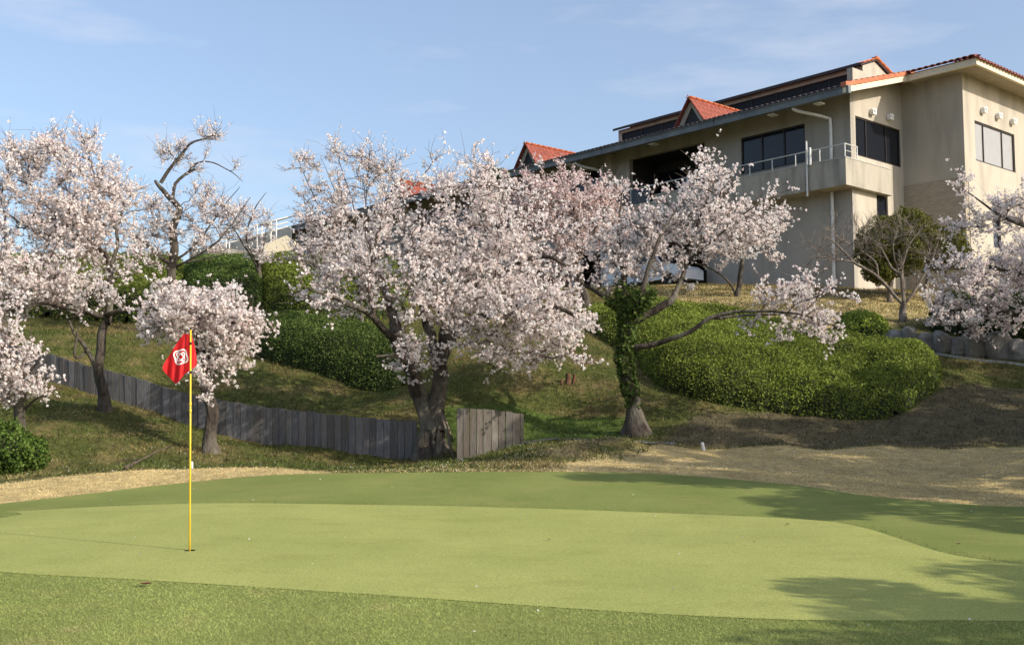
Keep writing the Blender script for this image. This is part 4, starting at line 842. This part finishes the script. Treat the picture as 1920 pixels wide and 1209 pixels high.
def bush(label, blobs, pal, dens, size, name='bush', cat='bush', group=None, trunk=None):
    reseed(label); P, Nn = [], []
    b0 = blobs[0]; c0 = at(b0[0], b0[1], b0[2]); root = empty(name, (c0[0], c0[1], gz(c0[0], c0[1])), label, cat, group); cores = MB()
    for (u, v, Y, ru, rv, rd) in blobs:
        c = at(u, v, Y); k = Y / F; R = np.array([ru * k, rd, rv * k]); n = int(dens * (R[0] * R[2] + R[0] * R[1] + R[1] * R[2]) * 4)
        d = unit(rng.normal(size=(n, 3))); lum = .78 + .5 * (vnoise(d[:, 0] * 3.2 + u, d[:, 2] * 3.2 + d[:, 1] * 2) - .3); P.append(c + d * R * (lum * (1 - .35 * rng.random(n) ** 2.5))[:, None]); Nn.append(unit(d / R))
        th, ph = np.meshgrid(np.linspace(0, math.pi, 8), np.linspace(0, 2 * math.pi, 12, endpoint=False)); pts = np.stack([np.sin(th) * np.cos(ph), np.sin(th) * np.sin(ph), np.cos(th)], -1).reshape(-1, 3)
        cores.add(c + pts * R * .66, [(i * 8 + j, ((i + 1) % 12) * 8 + j, ((i + 1) % 12) * 8 + j + 1, i * 8 + j + 1) for i in range(12) for j in range(7)])
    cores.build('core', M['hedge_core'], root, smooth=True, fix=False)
    P = np.vstack(P); Nn = np.vstack(Nn); g = ground(P[:, 0], P[:, 1]); ok = P[:, 2] > g; P = P[ok]; Nn = Nn[ok]
    V, Q = rand_quads(P, rng.uniform(.7, 1.35, len(P)) * size, Nn, aspect=.6, spread=.65, bend=.25)
    tag(mesh_np('foliage', V, Q, M['leaf'], root, tint=np.repeat(pal[rng.integers(0, len(pal), len(P))] * rng.uniform(.7, 1.25, (len(P), 1)), 4, 0)), kind='stuff')
    if trunk:
        p0, p1, r = trunk; MB().tube(smooth_path([at(*p0) - [0, 0, .3], (at(*p0) + at(*p1)) / 2 + [.05, 0, 0], at(*p1)]), np.linspace(r, r * .6, len(smooth_path([at(*p0), (at(*p0) + at(*p1)) / 2, at(*p1)]))), 8).build('trunk', M['bark'], root, smooth=True)
    return root
bush('bright green leafy bush at the foot of the leaning tree, lower left corner', [(10, 840, 20.2, 55, 55, .5), (60, 850, 20.6, 30, 42, .4), (-45, 835, 20.3, 50, 60, .5)], np.array([(.07, .125, .022), (.10, .165, .03), (.05, .09, .018), (.13, .19, .045)]), 1000, .034)
def simple_trunk(root, pts, r0, r1):
    P = smooth_path(pts); MB().tube(P, np.linspace(r0, r1, len(P)), 8).build('trunk', M['bark_pale'], root, smooth=True)
ev = bush('round evergreen tree standing against the lit corner of the clubhouse', [(1690, 455, 38.6, 75, 62, 1.2), (1640, 470, 38.5, 40, 50, .8), (1760, 465, 38.8, 62, 45, 1.0), (1700, 425, 38.6, 45, 32, .8), (1650, 510, 38.4, 32, 28, .6), (1790, 475, 38.8, 32, 28, .6)], YGREENS * np.array([.92, .76, .9]), 560, .045, name='evergreen_tree', cat='tree')
simple_trunk(ev, [at(1672, 590, 38.6), at(1668, 550, 38.6), at(1675, 500, 38.6)], .13, .08); simple_trunk(ev, [at(1730, 590, 38.8), at(1735, 550, 38.8), at(1745, 490, 38.8)], .10, .06)
ev = bush('dark evergreen tree top showing among the blossoms below the left roof gable', [(918, 322, 45, 14, 16, .4), (937, 332, 45, 20, 18, .5), (915, 370, 45, 30, 40, .8)], GREENS * .8, 420, .06, name='evergreen_tree', cat='tree')
simple_trunk(ev, [at(918, 545, 45), at(918, 480, 45), at(915, 380, 45)], .16, .08)

# trees beyond the right side of the picture, whose shade lies on the green and the lower bank
def shade_tree(label, x, y, h, r, n, dens_gap=.5):
    reseed(label); z = gz(x, y); root = empty('broadleaf_tree', (x, y, z), label, 'tree', 'trees right of the green')
    P = smooth_path([(x, y, z - .3), (x + .1, y, z + h * .3), (x - .1, y + .1, z + h * .62)], .3); MB().tube(P, np.linspace(.22, .10, len(P)), 8).build('trunk', M['bark'], root, smooth=True)
    pts = []
    for k in range(26):
        a = rng.random() * 6.283; q = rng.random() ** .5 * r; zc = z + h * (.52 + .42 * rng.random()) ; c = np.array([x + math.cos(a) * q, y + math.sin(a) * q, zc]); m = n // 26; rr = rng.uniform(.45, .85)
        pts.append(c + unit(rng.normal(size=(m, 3))) * (rng.random((m, 1)) ** .4) * np.array([rr, rr, rr * .5]))
        MB().tube([P[-1] - [0, 0, h * .15 * rng.random()], (P[-1] + c) / 2 + [0, 0, .15], c], [.05, .035, .012], 5).build('limb', M['bark'], root)
    pts = np.vstack(pts); V, Q = rand_quads(pts, rng.uniform(.05, .10, len(pts)), aspect=.6, bend=.2)
    tag(mesh_np('foliage', V, Q, M['leaf'], root, tint=np.repeat(GREENS[rng.integers(0, 4, len(pts))], 4, 0)), kind='stuff')
SHADE = [('leafy tree right of the near edge of the green', 10.6, 2.45, 5.4, 2.9, 12000), ('second leafy tree right of the near edge of the green', 13.0, 3.3, 5.6, 2.8, 10000), ('leafy tree right of the fringe', 13.3, 9.9, 6.0, 2.6, 10000), ('leafy tree between the fringe and the dead grass', 9.7, 13.2, 5.4, 1.6, 6000), ('leafy tree at the right end of the dead grass', 14.0, 14.8, 6.2, 2.6, 10000),
         ('very tall leafy tree between the fringe and the right bank', 15.0, 13.2, 10.8, 2.6, 10000), ('taller leafy tree behind the dead grass', 18.0, 14.5, 7.0, 3.0, 11000), ('leafy tree below the right bank', 17.0, 18.2, 6.8, 3.0, 12000), ('leafy tree on the right bank', 21.5, 18.5, 7.2, 3.2, 12000), ('leafy tree close behind the right bank', 17.0, 21.2, 6.6, 2.8, 12000),
         ('leafy tree higher on the right bank', 21.0, 23.0, 7.2, 3.2, 12000), ('tall leafy tree right of the boulder wall', 19.5, 28.0, 8.0, 2.6, 10000), ('very tall leafy tree behind the taller tree', 17.4, 15.6, 11.0, 2.4, 9000)]
for a in SHADE: shade_tree(*a)

# ------------------------------------------------------------------ plank fences
def planks(nm, a, b, ks): return [surf(nm, tuple(c * k for c in a), tuple(c * k for c in b), 7, .85, bump=.35, bscale=40, stretch=(6, 6, .6), c3=tuple(c * k * t for c, t in zip(a, (1.3, 1.15, 1.0))), s3=.9) for k in ks]
PLG = planks('weathered_grey_plank', (.09, .092, .10), (.18, .178, .185), (1, .78, 1.2, .9, 1.05)); PLB = planks('weathered_brown_plank', (.085, .078, .070), (.185, .172, .152), (1, .8, 1.15))
def fence(label, path, width, mat, rails=True):
    """path: (u, v_top, v_bottom, Y); every plank is a board of its own, uneven at the top"""
    T = np.array([at(u, vt, Y) for u, vt, vb, Y in path]); B = np.array([at(u, vb, Y) for u, vt, vb, Y in path]); s = np.r_[0, np.cumsum(np.linalg.norm(np.diff(B[:, :2], axis=0), axis=1))]
    root = empty('plank_fence', B[0], label, 'fence', 'low plank fences'); x = 0.0; prev = None; tops = []
    while x < s[-1] - .05:
        w_ = min(width * random.uniform(.85, 1.2), s[-1] - x); g = .008
        def pt(q, A): return np.array([np.interp(q, s, A[:, i]) for i in range(3)])
        t0, t1, b0, b1 = pt(x + g, T), pt(x + w_ - g, T), pt(x + g, B), pt(x + w_ - g, B); dv = unit(b1 - b0); nrm = np.array([dv[1], -dv[0], 0]); nrm /= np.linalg.norm(nrm); nrm *= -np.sign(nrm[1]) 
        j = random.uniform(-.018, .018); th = .025; o = random.uniform(0, .014); tl = nrm * random.uniform(-.012, .012); bz = np.array([0, 0, -.15]); up = np.array([0, 0, j])
        P = [b0 + bz + nrm * o, b1 + bz + nrm * (o + random.uniform(-.006, .006)), b1 + bz + nrm * (o - th), b0 + bz + nrm * (o - th)]
        P += [t0 + up + nrm * o + tl, t1 + up + nrm * o + tl, t1 + up + nrm * (o - th) + tl, t0 + up + nrm * (o - th) + tl]
        MB().hexa(P).build('plank', random.choice(mat), root); x += w_
    if rails:
        for f_ in (.25, .8):
            R_ = B * (1 - f_) + T * f_; R_[:, 1] += .055
            MB().tube(R_, .03, 4).build('rail', mat[0], root)
        for k in range(0, int(s[-1] / 1.8) + 1):
            q = min(k * 1.8 + .1, s[-1] - .05); b = np.array([np.interp(q, s, B[:, i]) for i in range(3)]); t = np.array([np.interp(q, s, T[:, i]) for i in range(3)])
            MB().tube([b + [0, .12, -.3], t + [0, .12, -.04]], .045, 6).build('post', mat[0], root)
    return root
fence('long grey plank fence stepping down the bank from the left edge to the biggest tree',
      [(-60, 628, 705, 28.4), (20, 645, 718, 28.1), (76, 658, 724, 27.9), (130, 675, 734, 27.5), (194, 693, 748, 27.1), (257, 708, 768, 26.8), (347, 738, 797, 26.4), (417, 750, 818, 26.1), (500, 763, 830, 25.9), (559, 769, 836, 25.7), (640, 778, 848, 25.4), (700, 784, 857, 25.2), (782, 790, 861, 24.9)], .165, PLG)
fence('short brown-grey plank fence right of the biggest tree', [(856, 765, 864, 23.6), (900, 767, 858, 23.75), (940, 771, 850, 23.9), (982, 776, 838, 24.1)], .155, PLB)
# timber props by the trunk
for (a, b, lab) in (((826, 772, 24.3), (851, 860, 23.9), 'longer pole leaning on the biggest trunk beside the short fence'), ((832, 778, 24.5), (848, 826, 24.3), 'shorter pole leaning behind the longer one at the biggest trunk')):
    P0, P1 = at(*a), at(*b); o = MB().tube([P1, (P0 + P1) / 2 + [.01, 0, 0], P0], [.032, .028, .024], 8).build('timber_prop', M['wood'], None, smooth=True); tag(o, lab, 'pole', 'poles propped against the trunk')
o = prism(MB(), [(818, 848), (822, 800), (826, 815), (829, 840), (824, 850)], 24.25, .04).build('split_board', M['wood']); tag(o, 'splintered orange-brown board at the foot of the biggest trunk', 'board')

# ------------------------------------------------------------------ boulder wall, kerb, path
sw = empty('stone_wall', at(1780, 660, 31.7), 'low retaining wall of rough grey boulders on the right below the bare tree', 'wall')
def boulder(c, R, seed, parent=None, name='stone', mat='stone', nu=14, nv=9):
    r_ = np.random.default_rng(seed); th, ph = np.meshgrid(np.linspace(0, math.pi, nv), np.linspace(0, 2 * math.pi, nu, endpoint=False)); d = np.stack([np.sin(th) * np.cos(ph), np.sin(th) * np.sin(ph), np.cos(th)], -1).reshape(-1, 3)
    q = np.sign(d) * np.abs(d) ** .58; q += .22 * (np.stack([vnoise(d[:, 0] * 2.2 + seed * 3 + i * 9, d[:, 1] * 2.2 + d[:, 2] * 1.7) for i in range(3)], 1) - .5)
    for _ in range(8):
        n_ = unit(r_.normal(size=3)); h_ = r_.uniform(.82, 1.0); pr = q @ n_; q = q - np.maximum(pr - h_, 0)[:, None] * n_ * .9
    return MB().add(np.asarray(c) + q * np.asarray(R), [(i * nv + j, ((i + 1) % nu) * nv + j, ((i + 1) % nu) * nv + j + 1, i * nv + j + 1) for i in range(nu) for j in range(nv - 1)]).build(name, M[mat], parent, smooth=False, fix=False)
u_ = 1662
k = 0
while u_ < 2010:
    wpx = [30, 26, 34, 30, 22, 46, 44, 40, 48, 40, 36, 40][k % 12]; Yc = 32.9 - (u_ - 1662) / 258 * 2.4; vb = 652 + (u_ - 1662) * .094; hh = 44 + (u_ - 1662) * .035 + [0, 4, -3, 2, -8, 6, 4, -4, 5, 0, 2, 3][k % 12]
    c = at(u_ + wpx / 2, vb - hh / 2 + 10, Yc); sc = Yc / F; boulder(c, (wpx * .56 * sc, .36, hh * .55 * sc), k + 11, sw); u_ += wpx; k += 1
kp = np.array([at(u, v, Y) for u, v, Y in [(1672, 654, 32.3), (1760, 661, 31.5), (1850, 671, 30.6), (1920, 679.5, 30.0), (2050, 694, 29.2)]]); kp = smooth_path(kp, .4)
q = MB()
for a, b in zip(kp, kp[1:]):
    ga, gb = gz(a[0], a[1]), gz(b[0], b[1]); q.hexa([(a[0], a[1] - .07, ga - .2), (b[0], b[1] - .07, gb - .2), (b[0], b[1] + .07, gb - .2), (a[0], a[1] + .07, ga - .2), (a[0], a[1] - .07, ga + .06), (b[0], b[1] - .07, gb + .06), (b[0], b[1] + .07, gb + .06), (a[0], a[1] + .07, ga + .06)])
tag(q.build('kerb', M['kerb']), kind='structure')
def strip(name, pts, w, mat, off):
    P = smooth_path(np.array([(x, y, 0) for x, y in pts]), .2); T = unit(np.gradient(P, axis=0)); Nn = np.stack([-T[:, 1], T[:, 0]], 1); V = []
    for e in (-1, -.33, .33, 1): X = P[:, :2] + Nn * w / 2 * e; V.append(np.c_[X, ground(X[:, 0], X[:, 1]) + off])
    n = len(P); V = np.vstack(V); i = np.arange(n - 1); Q = np.vstack([np.stack([i + a * n, i + 1 + a * n, i + 1 + (a + 1) * n, i + (a + 1) * n], 1) for a in range(3)])
    return tag(mesh_np(name, V, Q, mat, smooth=True), kind='structure')
strip('path', [(xu(975, 24.9), 24.9), (xu(1100, 25.0), 25.0), (xu(1190, 24.5), 24.5), (xu(1262, 24.1), 24.1)], .42, M['path'], .03)
# building-edge kerb on the crest of the lawn
strip('path', [(xu(1500, 41.2), 41.2), (xu(1600, 40.3), 40.3), (xu(1720, 39.5), 39.5)], .25, M['path'], .05)

# ------------------------------------------------------------------ white markers, stump, branch, leaves
def marker(u, v, Y, h, r, lean, label):
    p = at(u, v, Y); p[2] = gz(p[0], p[1]); t = p + np.array([lean, 0, h]); q = MB().tube([p - [0, 0, .1], t], [r, r], 8); q.tube([t, t + np.array([0, 0, .012])], [r, r * .5], 8)
    tag(q.build('marker_stake', M['white'], smooth=False), label, 'stake', 'small white marker stakes')
marker(867, 862, 22.0, .18, .022, 0, 'upright white stake in front of the short plank fence')
marker(1322, 838, 23.6, .17, .035, -.06, 'tilted white stake on the shaded ground under the big hedge')
marker(361, 872, 18.9, .12, .018, -.01, 'short white stake on the pale dead grass just behind the flag pole')
q = MB()
for (a, b, r) in (((1063, 735, 29.3), (1066, 700, 29.3), .10), ((1070, 730, 29.4), (1078, 702, 29.4), .06), ((1058, 730, 29.2), (1052, 712, 29.2), .05)): q.tube([at(*a) - [0, 0, .2], at(*b)], [r, r * .7], 9)
tag(q.build('tree_stump', surf('reddish_stump', (.08, .042, .024), (.17, .09, .05), 8, .9)), 'reddish broken stump on the slope between the biggest tree and the ivy-clad tree', 'stump')
fb = [(235, 882), (262, 868), (285, 856), (305, 846), (320, 840)]; P = hit(fb); P[:, 2] += .05
q = MB().tube(smooth_path(P), np.linspace(.028, .008, len(smooth_path(P))), 6); P2 = hit([(262, 868), (240, 866), (215, 872)]); P2[:, 2] += .05; q.tube(smooth_path(P2), np.linspace(.015, .006, len(smooth_path(P2))), 5)
tag(q.build('fallen_branch', M['twig'], smooth=True), 'thin fallen branch lying on the grass below the long fence', 'branch')
def leaf(u, v, size, label, mat='deadleaf'):
    p = hit([(u, v)])[0]; a = random.random() * 6; n = 7; V = []
    for i in range(n):
        t = i / (n - 1); w_ = math.sin(t * math.pi) * .38 + .02
        for e in (-1, 0, 1): V.append((p[0] + size * (math.cos(a) * (t - .5) - math.sin(a) * e * w_), p[1] + size * (math.sin(a) * (t - .5) + math.cos(a) * e * w_), p[2] + .035 + size * (.35 * abs(e) * w_ + .35 * (t - .5) ** 2)))
    tag(MB().add(V, [(i * 3 + j, i * 3 + j + 1, i * 3 + j + 4, i * 3 + j + 3) for i in range(n - 1) for j in range(2)]).build('fallen_leaf', M[mat], fix=False), label, 'leaf', 'dead leaves on the turf')
leaf(273, 1103, .10, 'largest curled brown leaf at the near left edge of the green'); leaf(1029, 1018, .05, 'small dark leaf near the middle of the green'); leaf(1477, 988, .06, 'small dark leaf at the far right part of the green'); leaf(1414, 1022, .035, 'tiny dark speck of leaf right of the middle of the green'); leaf(1797, 1026, .06, 'curled pale leaf on the fringe right of the green')

# ------------------------------------------------------------------ flag
fl = empty('golf_flag', hole, 'red golf flag with a white knot emblem on a thin yellow pole', 'flag')
zt = at(357.5, 617, hole[1]); zb = hole.copy()
pole = MB().tube([zb - [0, 0, .1], zb + (zt - zb) * .45, zt], [.0095, .0085, .0075], 10).build('pole', M['yellow'], fl, smooth=True)
MB().tube([zt - [0, 0, .005], zt + [0, 0, .02]], [.011, .009], 10).build('cap', M['black'], pole, smooth=True)
for f_ in (.63, .66, .805, .935): p = zb + (zt - zb) * f_; MB().tube([p - [0, 0, .012], p + [0, 0, .012]], .0115, 10).build('collar', M['black'] if f_ > .7 else M['yellow'], pole, smooth=True)
YF = hole[1]
def dep(u, v): 
    t = (v - 625) / 94.0
    return .034 + .018 * math.sin((u - 352) * .16 + t * 1.2) * t + .014 * math.sin((u - 340) * .38 + v * .035) * min(1, t + .2) + (.05 * max(0, (u - 358) / 10))
le = [(345, 625), (334, 640), (323, 657), (311, 676), (304.5, 689), (310, 699), (320, 710), (329, 719)]
re = [(359, 627), (362, 637), (365.5, 651), (368, 666), (368.8, 684), (358, 693), (345, 703), (333, 718)]
V = []; nq = 22
lp = smooth_path([(a, b, 0) for a, b in le], 4)[:, :2]; rp = smooth_path([(a, b, 0) for a, b in re], 4)[:, :2]; tt_ = np.linspace(0, 1, 30)
lp = np.stack([np.interp(tt_, np.linspace(0, 1, len(lp)), lp[:, i]) for i in range(2)], 1); rp = np.stack([np.interp(tt_, np.linspace(0, 1, len(rp)), rp[:, i]) for i in range(2)], 1)
for i in range(30):
    for j in range(nq):
        u, v = lp[i] + (rp[i] - lp[i]) * j / (nq - 1); V.append(at(u, v, YF + dep(u, v)))
cloth = MB().add(V, [(i * nq + j, i * nq + j + 1, (i + 1) * nq + j + 1, (i + 1) * nq + j) for i in range(29) for j in range(nq - 1)]).build('cloth', M['flag'], fl, smooth=True, fix=False)
em = MB()
def ribbon(fn, w, n=48, lift=.004):
    b = len(em.v); pts = [fn(2 * math.pi * i / n) for i in range(n)]
    for i in range(n):
        p, q_ = pts[i], pts[(i + 1) % n]; d = np.array(q_) - np.array(p); d = d / (np.linalg.norm(d) + 1e-9); nn = np.array([-d[1], d[0]])
        for e in (-1, 1): x = np.array(p) + nn * w / 2 * e; em.v.append(tuple(at(x[0], x[1], YF + dep(x[0], x[1]) - lift)))
    em.f.extend([(b + 2 * i, b + 2 * i + 1, b + (2 * i + 3) % (2 * n), b + (2 * i + 2) % (2 * n)) for i in range(n)])
ec = (339, 669)
ribbon(lambda t: (ec[0] + (12.5 + 1.5 * math.cos(4 * t)) * math.cos(t + .5), ec[1] + (13.3 + 1.5 * math.cos(4 * t)) * math.sin(t + .5)), 2.7)
for k, ang in enumerate((.75, 2.3)):
    ribbon(lambda t, ang=ang: (ec[0] + 9.6 * math.cos(t) * math.cos(ang) - 4.6 * math.sin(t) * math.sin(ang), ec[1] + 9.6 * math.cos(t) * math.sin(ang) + 4.6 * math.sin(t) * math.cos(ang)), 2.0, lift=.005 + .001 * k)
em.build('emblem', M['white'], cloth, fix=False)
cup = MB(); a = np.arange(16) * math.pi / 8; gzh = gz(hole[0], hole[1])
cup.add([(hole[0] + .054 * math.cos(t), hole[1] + .054 * math.sin(t), gzh + .022) for t in a] + [(hole[0] + .054 * math.cos(t), hole[1] + .054 * math.sin(t), gzh - .12) for t in a], [(i, (i + 1) % 16, 16 + (i + 1) % 16, 16 + i) for i in range(16)] + [tuple(range(16, 32))])
tag(cup.build('hole_cup', M['black'], fix=False), 'dark cup sunk in the green at the foot of the flag pole', 'golf hole')

# ------------------------------------------------------------------ parked van in the undercroft
vx = at(1240, 528, 47.6); vz = gz(vx[0], vx[1])
van = empty('parked_van', (vx[0], vx[1], vz), 'white van parked under the clubhouse, glimpsed through the blossoms', 'van')
def vp(s_, r_, z_): return tuple(np.array([vx[0], vx[1], vz]) + s_ * Ld + r_ * Rd + np.array([0, 0, z_]))
prof = [(-1.05, .35), (-1.05, .75), (-.75, .95), (.05, 1.08), (.75, 1.95), (1.1, 2.05), (3.4, 2.05), (3.5, 1.0), (3.5, .35)]
q = MB(); n = len(prof); q.add([vp(a, 0, b) for a, b in prof] + [vp(a, 1.6, b) for a, b in prof], [tuple(range(n)), tuple(range(2 * n - 1, n - 1, -1))] + [(i, (i + 1) % n, n + (i + 1) % n, n + i) for i in range(n)]); q.build('body', M['car_paint'], van)
MB().hexa([vp(.10, .10, 1.15), vp(.10, 1.5, 1.15), vp(.70, 1.45, 1.90), vp(.70, .15, 1.90), vp(.07, .10, 1.17), vp(.07, 1.5, 1.17), vp(.67, 1.45, 1.92), vp(.67, .15, 1.92)]).build('windscreen', M['glass'], van)
for s0, s1 in ((.55, 1.45), (1.6, 3.2)): MB().hexa([vp(s0 - (.35 if s0 < 1 else 0), -.012, 1.15), vp(s1, -.012, 1.15), vp(s1, -.004, 1.15), vp(s0 - (.35 if s0 < 1 else 0), -.004, 1.15), vp(s0 + .1, -.012, 1.8), vp(s1, -.012, 1.8), vp(s1, -.004, 1.8), vp(s0 + .1, -.004, 1.8)]).build('side_window', M['glass'], van)
for s0 in (-.35, 2.6):
    for r0 in (-.02, 1.42): MB().tube([vp(s0, r0, .33), vp(s0, r0 + .2, .33)], .33, 16).build('wheel', M['tyre'], van)
for r0 in (.12, 1.2): MB().hexa([vp(-1.06, r0, .72), vp(-1.06, r0 + .3, .72), vp(-.95, r0 + .3, .72), vp(-.95, r0, .72), vp(-.98, r0, .84), vp(-.98, r0 + .3, .84), vp(-.80, r0 + .3, .86), vp(-.80, r0, .86)]).build('headlight', M['rail'], van)

# ------------------------------------------------------------------ grass
reseed('grass')
def blades(name, P, h, w, tint, lean=.5, off=0.0):
    n = len(P); z = ground(P[:, 0], P[:, 1]) + off; B = np.c_[P, z]; a = rng.random(n) * 6.283; wd = np.stack([np.cos(a), np.sin(a), np.zeros(n)], 1) * np.reshape(w, (-1, 1)) * np.ones((n, 1)) * .5
    tip = B + np.stack([rng.normal(size=n) * lean, rng.normal(size=n) * lean, np.ones(n)], 1) * np.reshape(h, (-1, 1))
    V = np.stack([B - wd, B + wd, tip], 1).reshape(-1, 3)
    return tag(mesh_np(name, V, np.arange(3 * n).reshape(-1, 3), M['blade'], tint=np.repeat(tint, 3, 0)), kind='stuff')
def sample(x0, x1, y0, y1, n, keep):
    P = np.stack([rng.uniform(x0, x1, n), rng.uniform(y0, y1, n)], 1); P = P[np.abs(P[:, 0]) < (.50 * P[:, 1] + .6)]; return P[keep(P)]
# near fairway strip
P = sample(-5, 5, 6.2, 10.6, 420000, lambda P: (sdf(P, green_poly) < .02) & (P[:, 1] < 10.6) & (P[:, 1] < 9.2 - P[:, 0] * .45 + 1.2))
far = (P[:, 1] - 6) / 4; P = P[rng.random(len(P)) < 1 - .5 * np.clip(far, 0, 1)]
pt = fbm(P[:, 0] * 1.3, P[:, 1] * 1.3)[:, None]; dry = np.clip((fbm(P[:, 0] * 2.1 + 9, P[:, 1] * 2.1) - .66) * 6 + np.clip((-2.0 - P[:, 0]) * .9, 0, 1.3) * np.clip((7.6 - P[:, 1]) * 1.6, 0, 1), 0, 1)[:, None]
ct = np.array([(.335, .385, .125)]) * (1 - dry) + np.array([(.48, .41, .20)]) * dry; ct = ct * rng.uniform(.6, 1.4, (len(P), 1)) * (.7 + .6 * pt)
blades('near_grass', P, rng.uniform(.008, .020, len(P)), .005, ct, 1.1, .010)
# taller collar blades along the far edge of the green
P = sample(-9, 9, 9, 18, 300000, lambda P: (sdf(P, green_poly) < 0) & (sdf(P, green_poly) > -.03 - .22 * rng.random(len(P)) ** 2) & (P[:, 1] > 9.6))
ct = np.array([(.19, .235, .07)]) * rng.uniform(.7, 1.3, (len(P), 1)) * (.7 + .6 * fbm(P[:, 0] * .9, P[:, 1] * .9)[:, None])
blades('fringe_grass', P, rng.uniform(.012, .024, len(P)), .007, ct, 1.0, .008)
# dead grass
P = sample(-11, 13, 14.2, 25, 260000, lambda P: (sdf(P, dead_poly) > -.15 + .3 * (fbm(P[:, 0] * 2, P[:, 1] * 2) - .5)) & (sdf(P, apron_poly) < -.02))
pt = fbm(P[:, 0] * 1.7, P[:, 1] * 1.7)[:, None]; mk0 = masks(P); okd = rng.random(len(P)) < mk0[:, 0] + .1; P = P[okd]
pt = fbm(P[:, 0] * 1.7, P[:, 1] * 1.7)[:, None]; ct = (np.array([(.62, .50, .26)]) * pt * 1.6 + np.array([(.36, .29, .14)]) * (1 - pt) * .8) * rng.uniform(.6, 1.3, (len(P), 1))
blades('dead_grass', P, rng.uniform(.012, .032, len(P)), .010, ct, 1.4)
# bank grass tufts
P = sample(-16, 16, 18, 44, 330000, lambda P: (masks(P)[:, 0] < .6) & (sdf(P, apron_poly) < 0) & (rng.random(len(P)) < .35 + .9 * (fbm(P[:, 0] * 1.5, P[:, 1] * 1.5) - .25)))
mk = masks(P); gmix = np.clip((fbm(P[:, 0] * .8 + 2, P[:, 1] * .8 + 5) - .46) * 5, 0, 1)[:, None]; up_ = np.clip((P[:, 1:2] - 33) / 4, 0, 1) * .6
dryc = np.clip(gmix + up_, 0, 1); ct = np.array([(.10, .125, .032)]) * (1 - dryc) + np.array([(.25, .195, .085)]) * dryc
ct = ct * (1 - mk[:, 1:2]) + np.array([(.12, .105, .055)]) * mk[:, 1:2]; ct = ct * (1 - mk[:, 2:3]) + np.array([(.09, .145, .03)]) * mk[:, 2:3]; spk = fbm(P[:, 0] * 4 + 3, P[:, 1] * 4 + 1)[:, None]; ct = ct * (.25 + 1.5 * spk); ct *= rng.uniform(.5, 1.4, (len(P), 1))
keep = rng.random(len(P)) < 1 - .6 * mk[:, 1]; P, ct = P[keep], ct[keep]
blades('bank_grass', P, rng.uniform(.03, .10, len(P)) * (.6 + .02 * P[:, 1]), .022, ct, .7)
# fallen petals
P = np.stack([rng.uniform(-12, 9, 5200), rng.uniform(7, 30, 5200)], 1); P = P[(np.abs(P[:, 0]) < .52 * P[:, 1]) & (rng.random(len(P)) < np.where(P[:, 1] < 18, .03, .8))]
V, Q = rand_quads(np.c_[P, ground(P[:, 0], P[:, 1]) + .04], .0115, np.tile([0, 0, 1.0], (len(P), 1)), spread=.4); tag(mesh_np('fallen_petals', V, Q, M['blossom'], tint=np.full((len(V), 3), .8)), kind='stuff')
print('tris', sum(sum(len(p.vertices) - 2 for p in o.data.polygons) if len(o.data.polygons) < 3000 else len(o.data.polygons) * (len(o.data.polygons[0].vertices) - 2) for o in bpy.data.objects if o.type == 'MESH'))
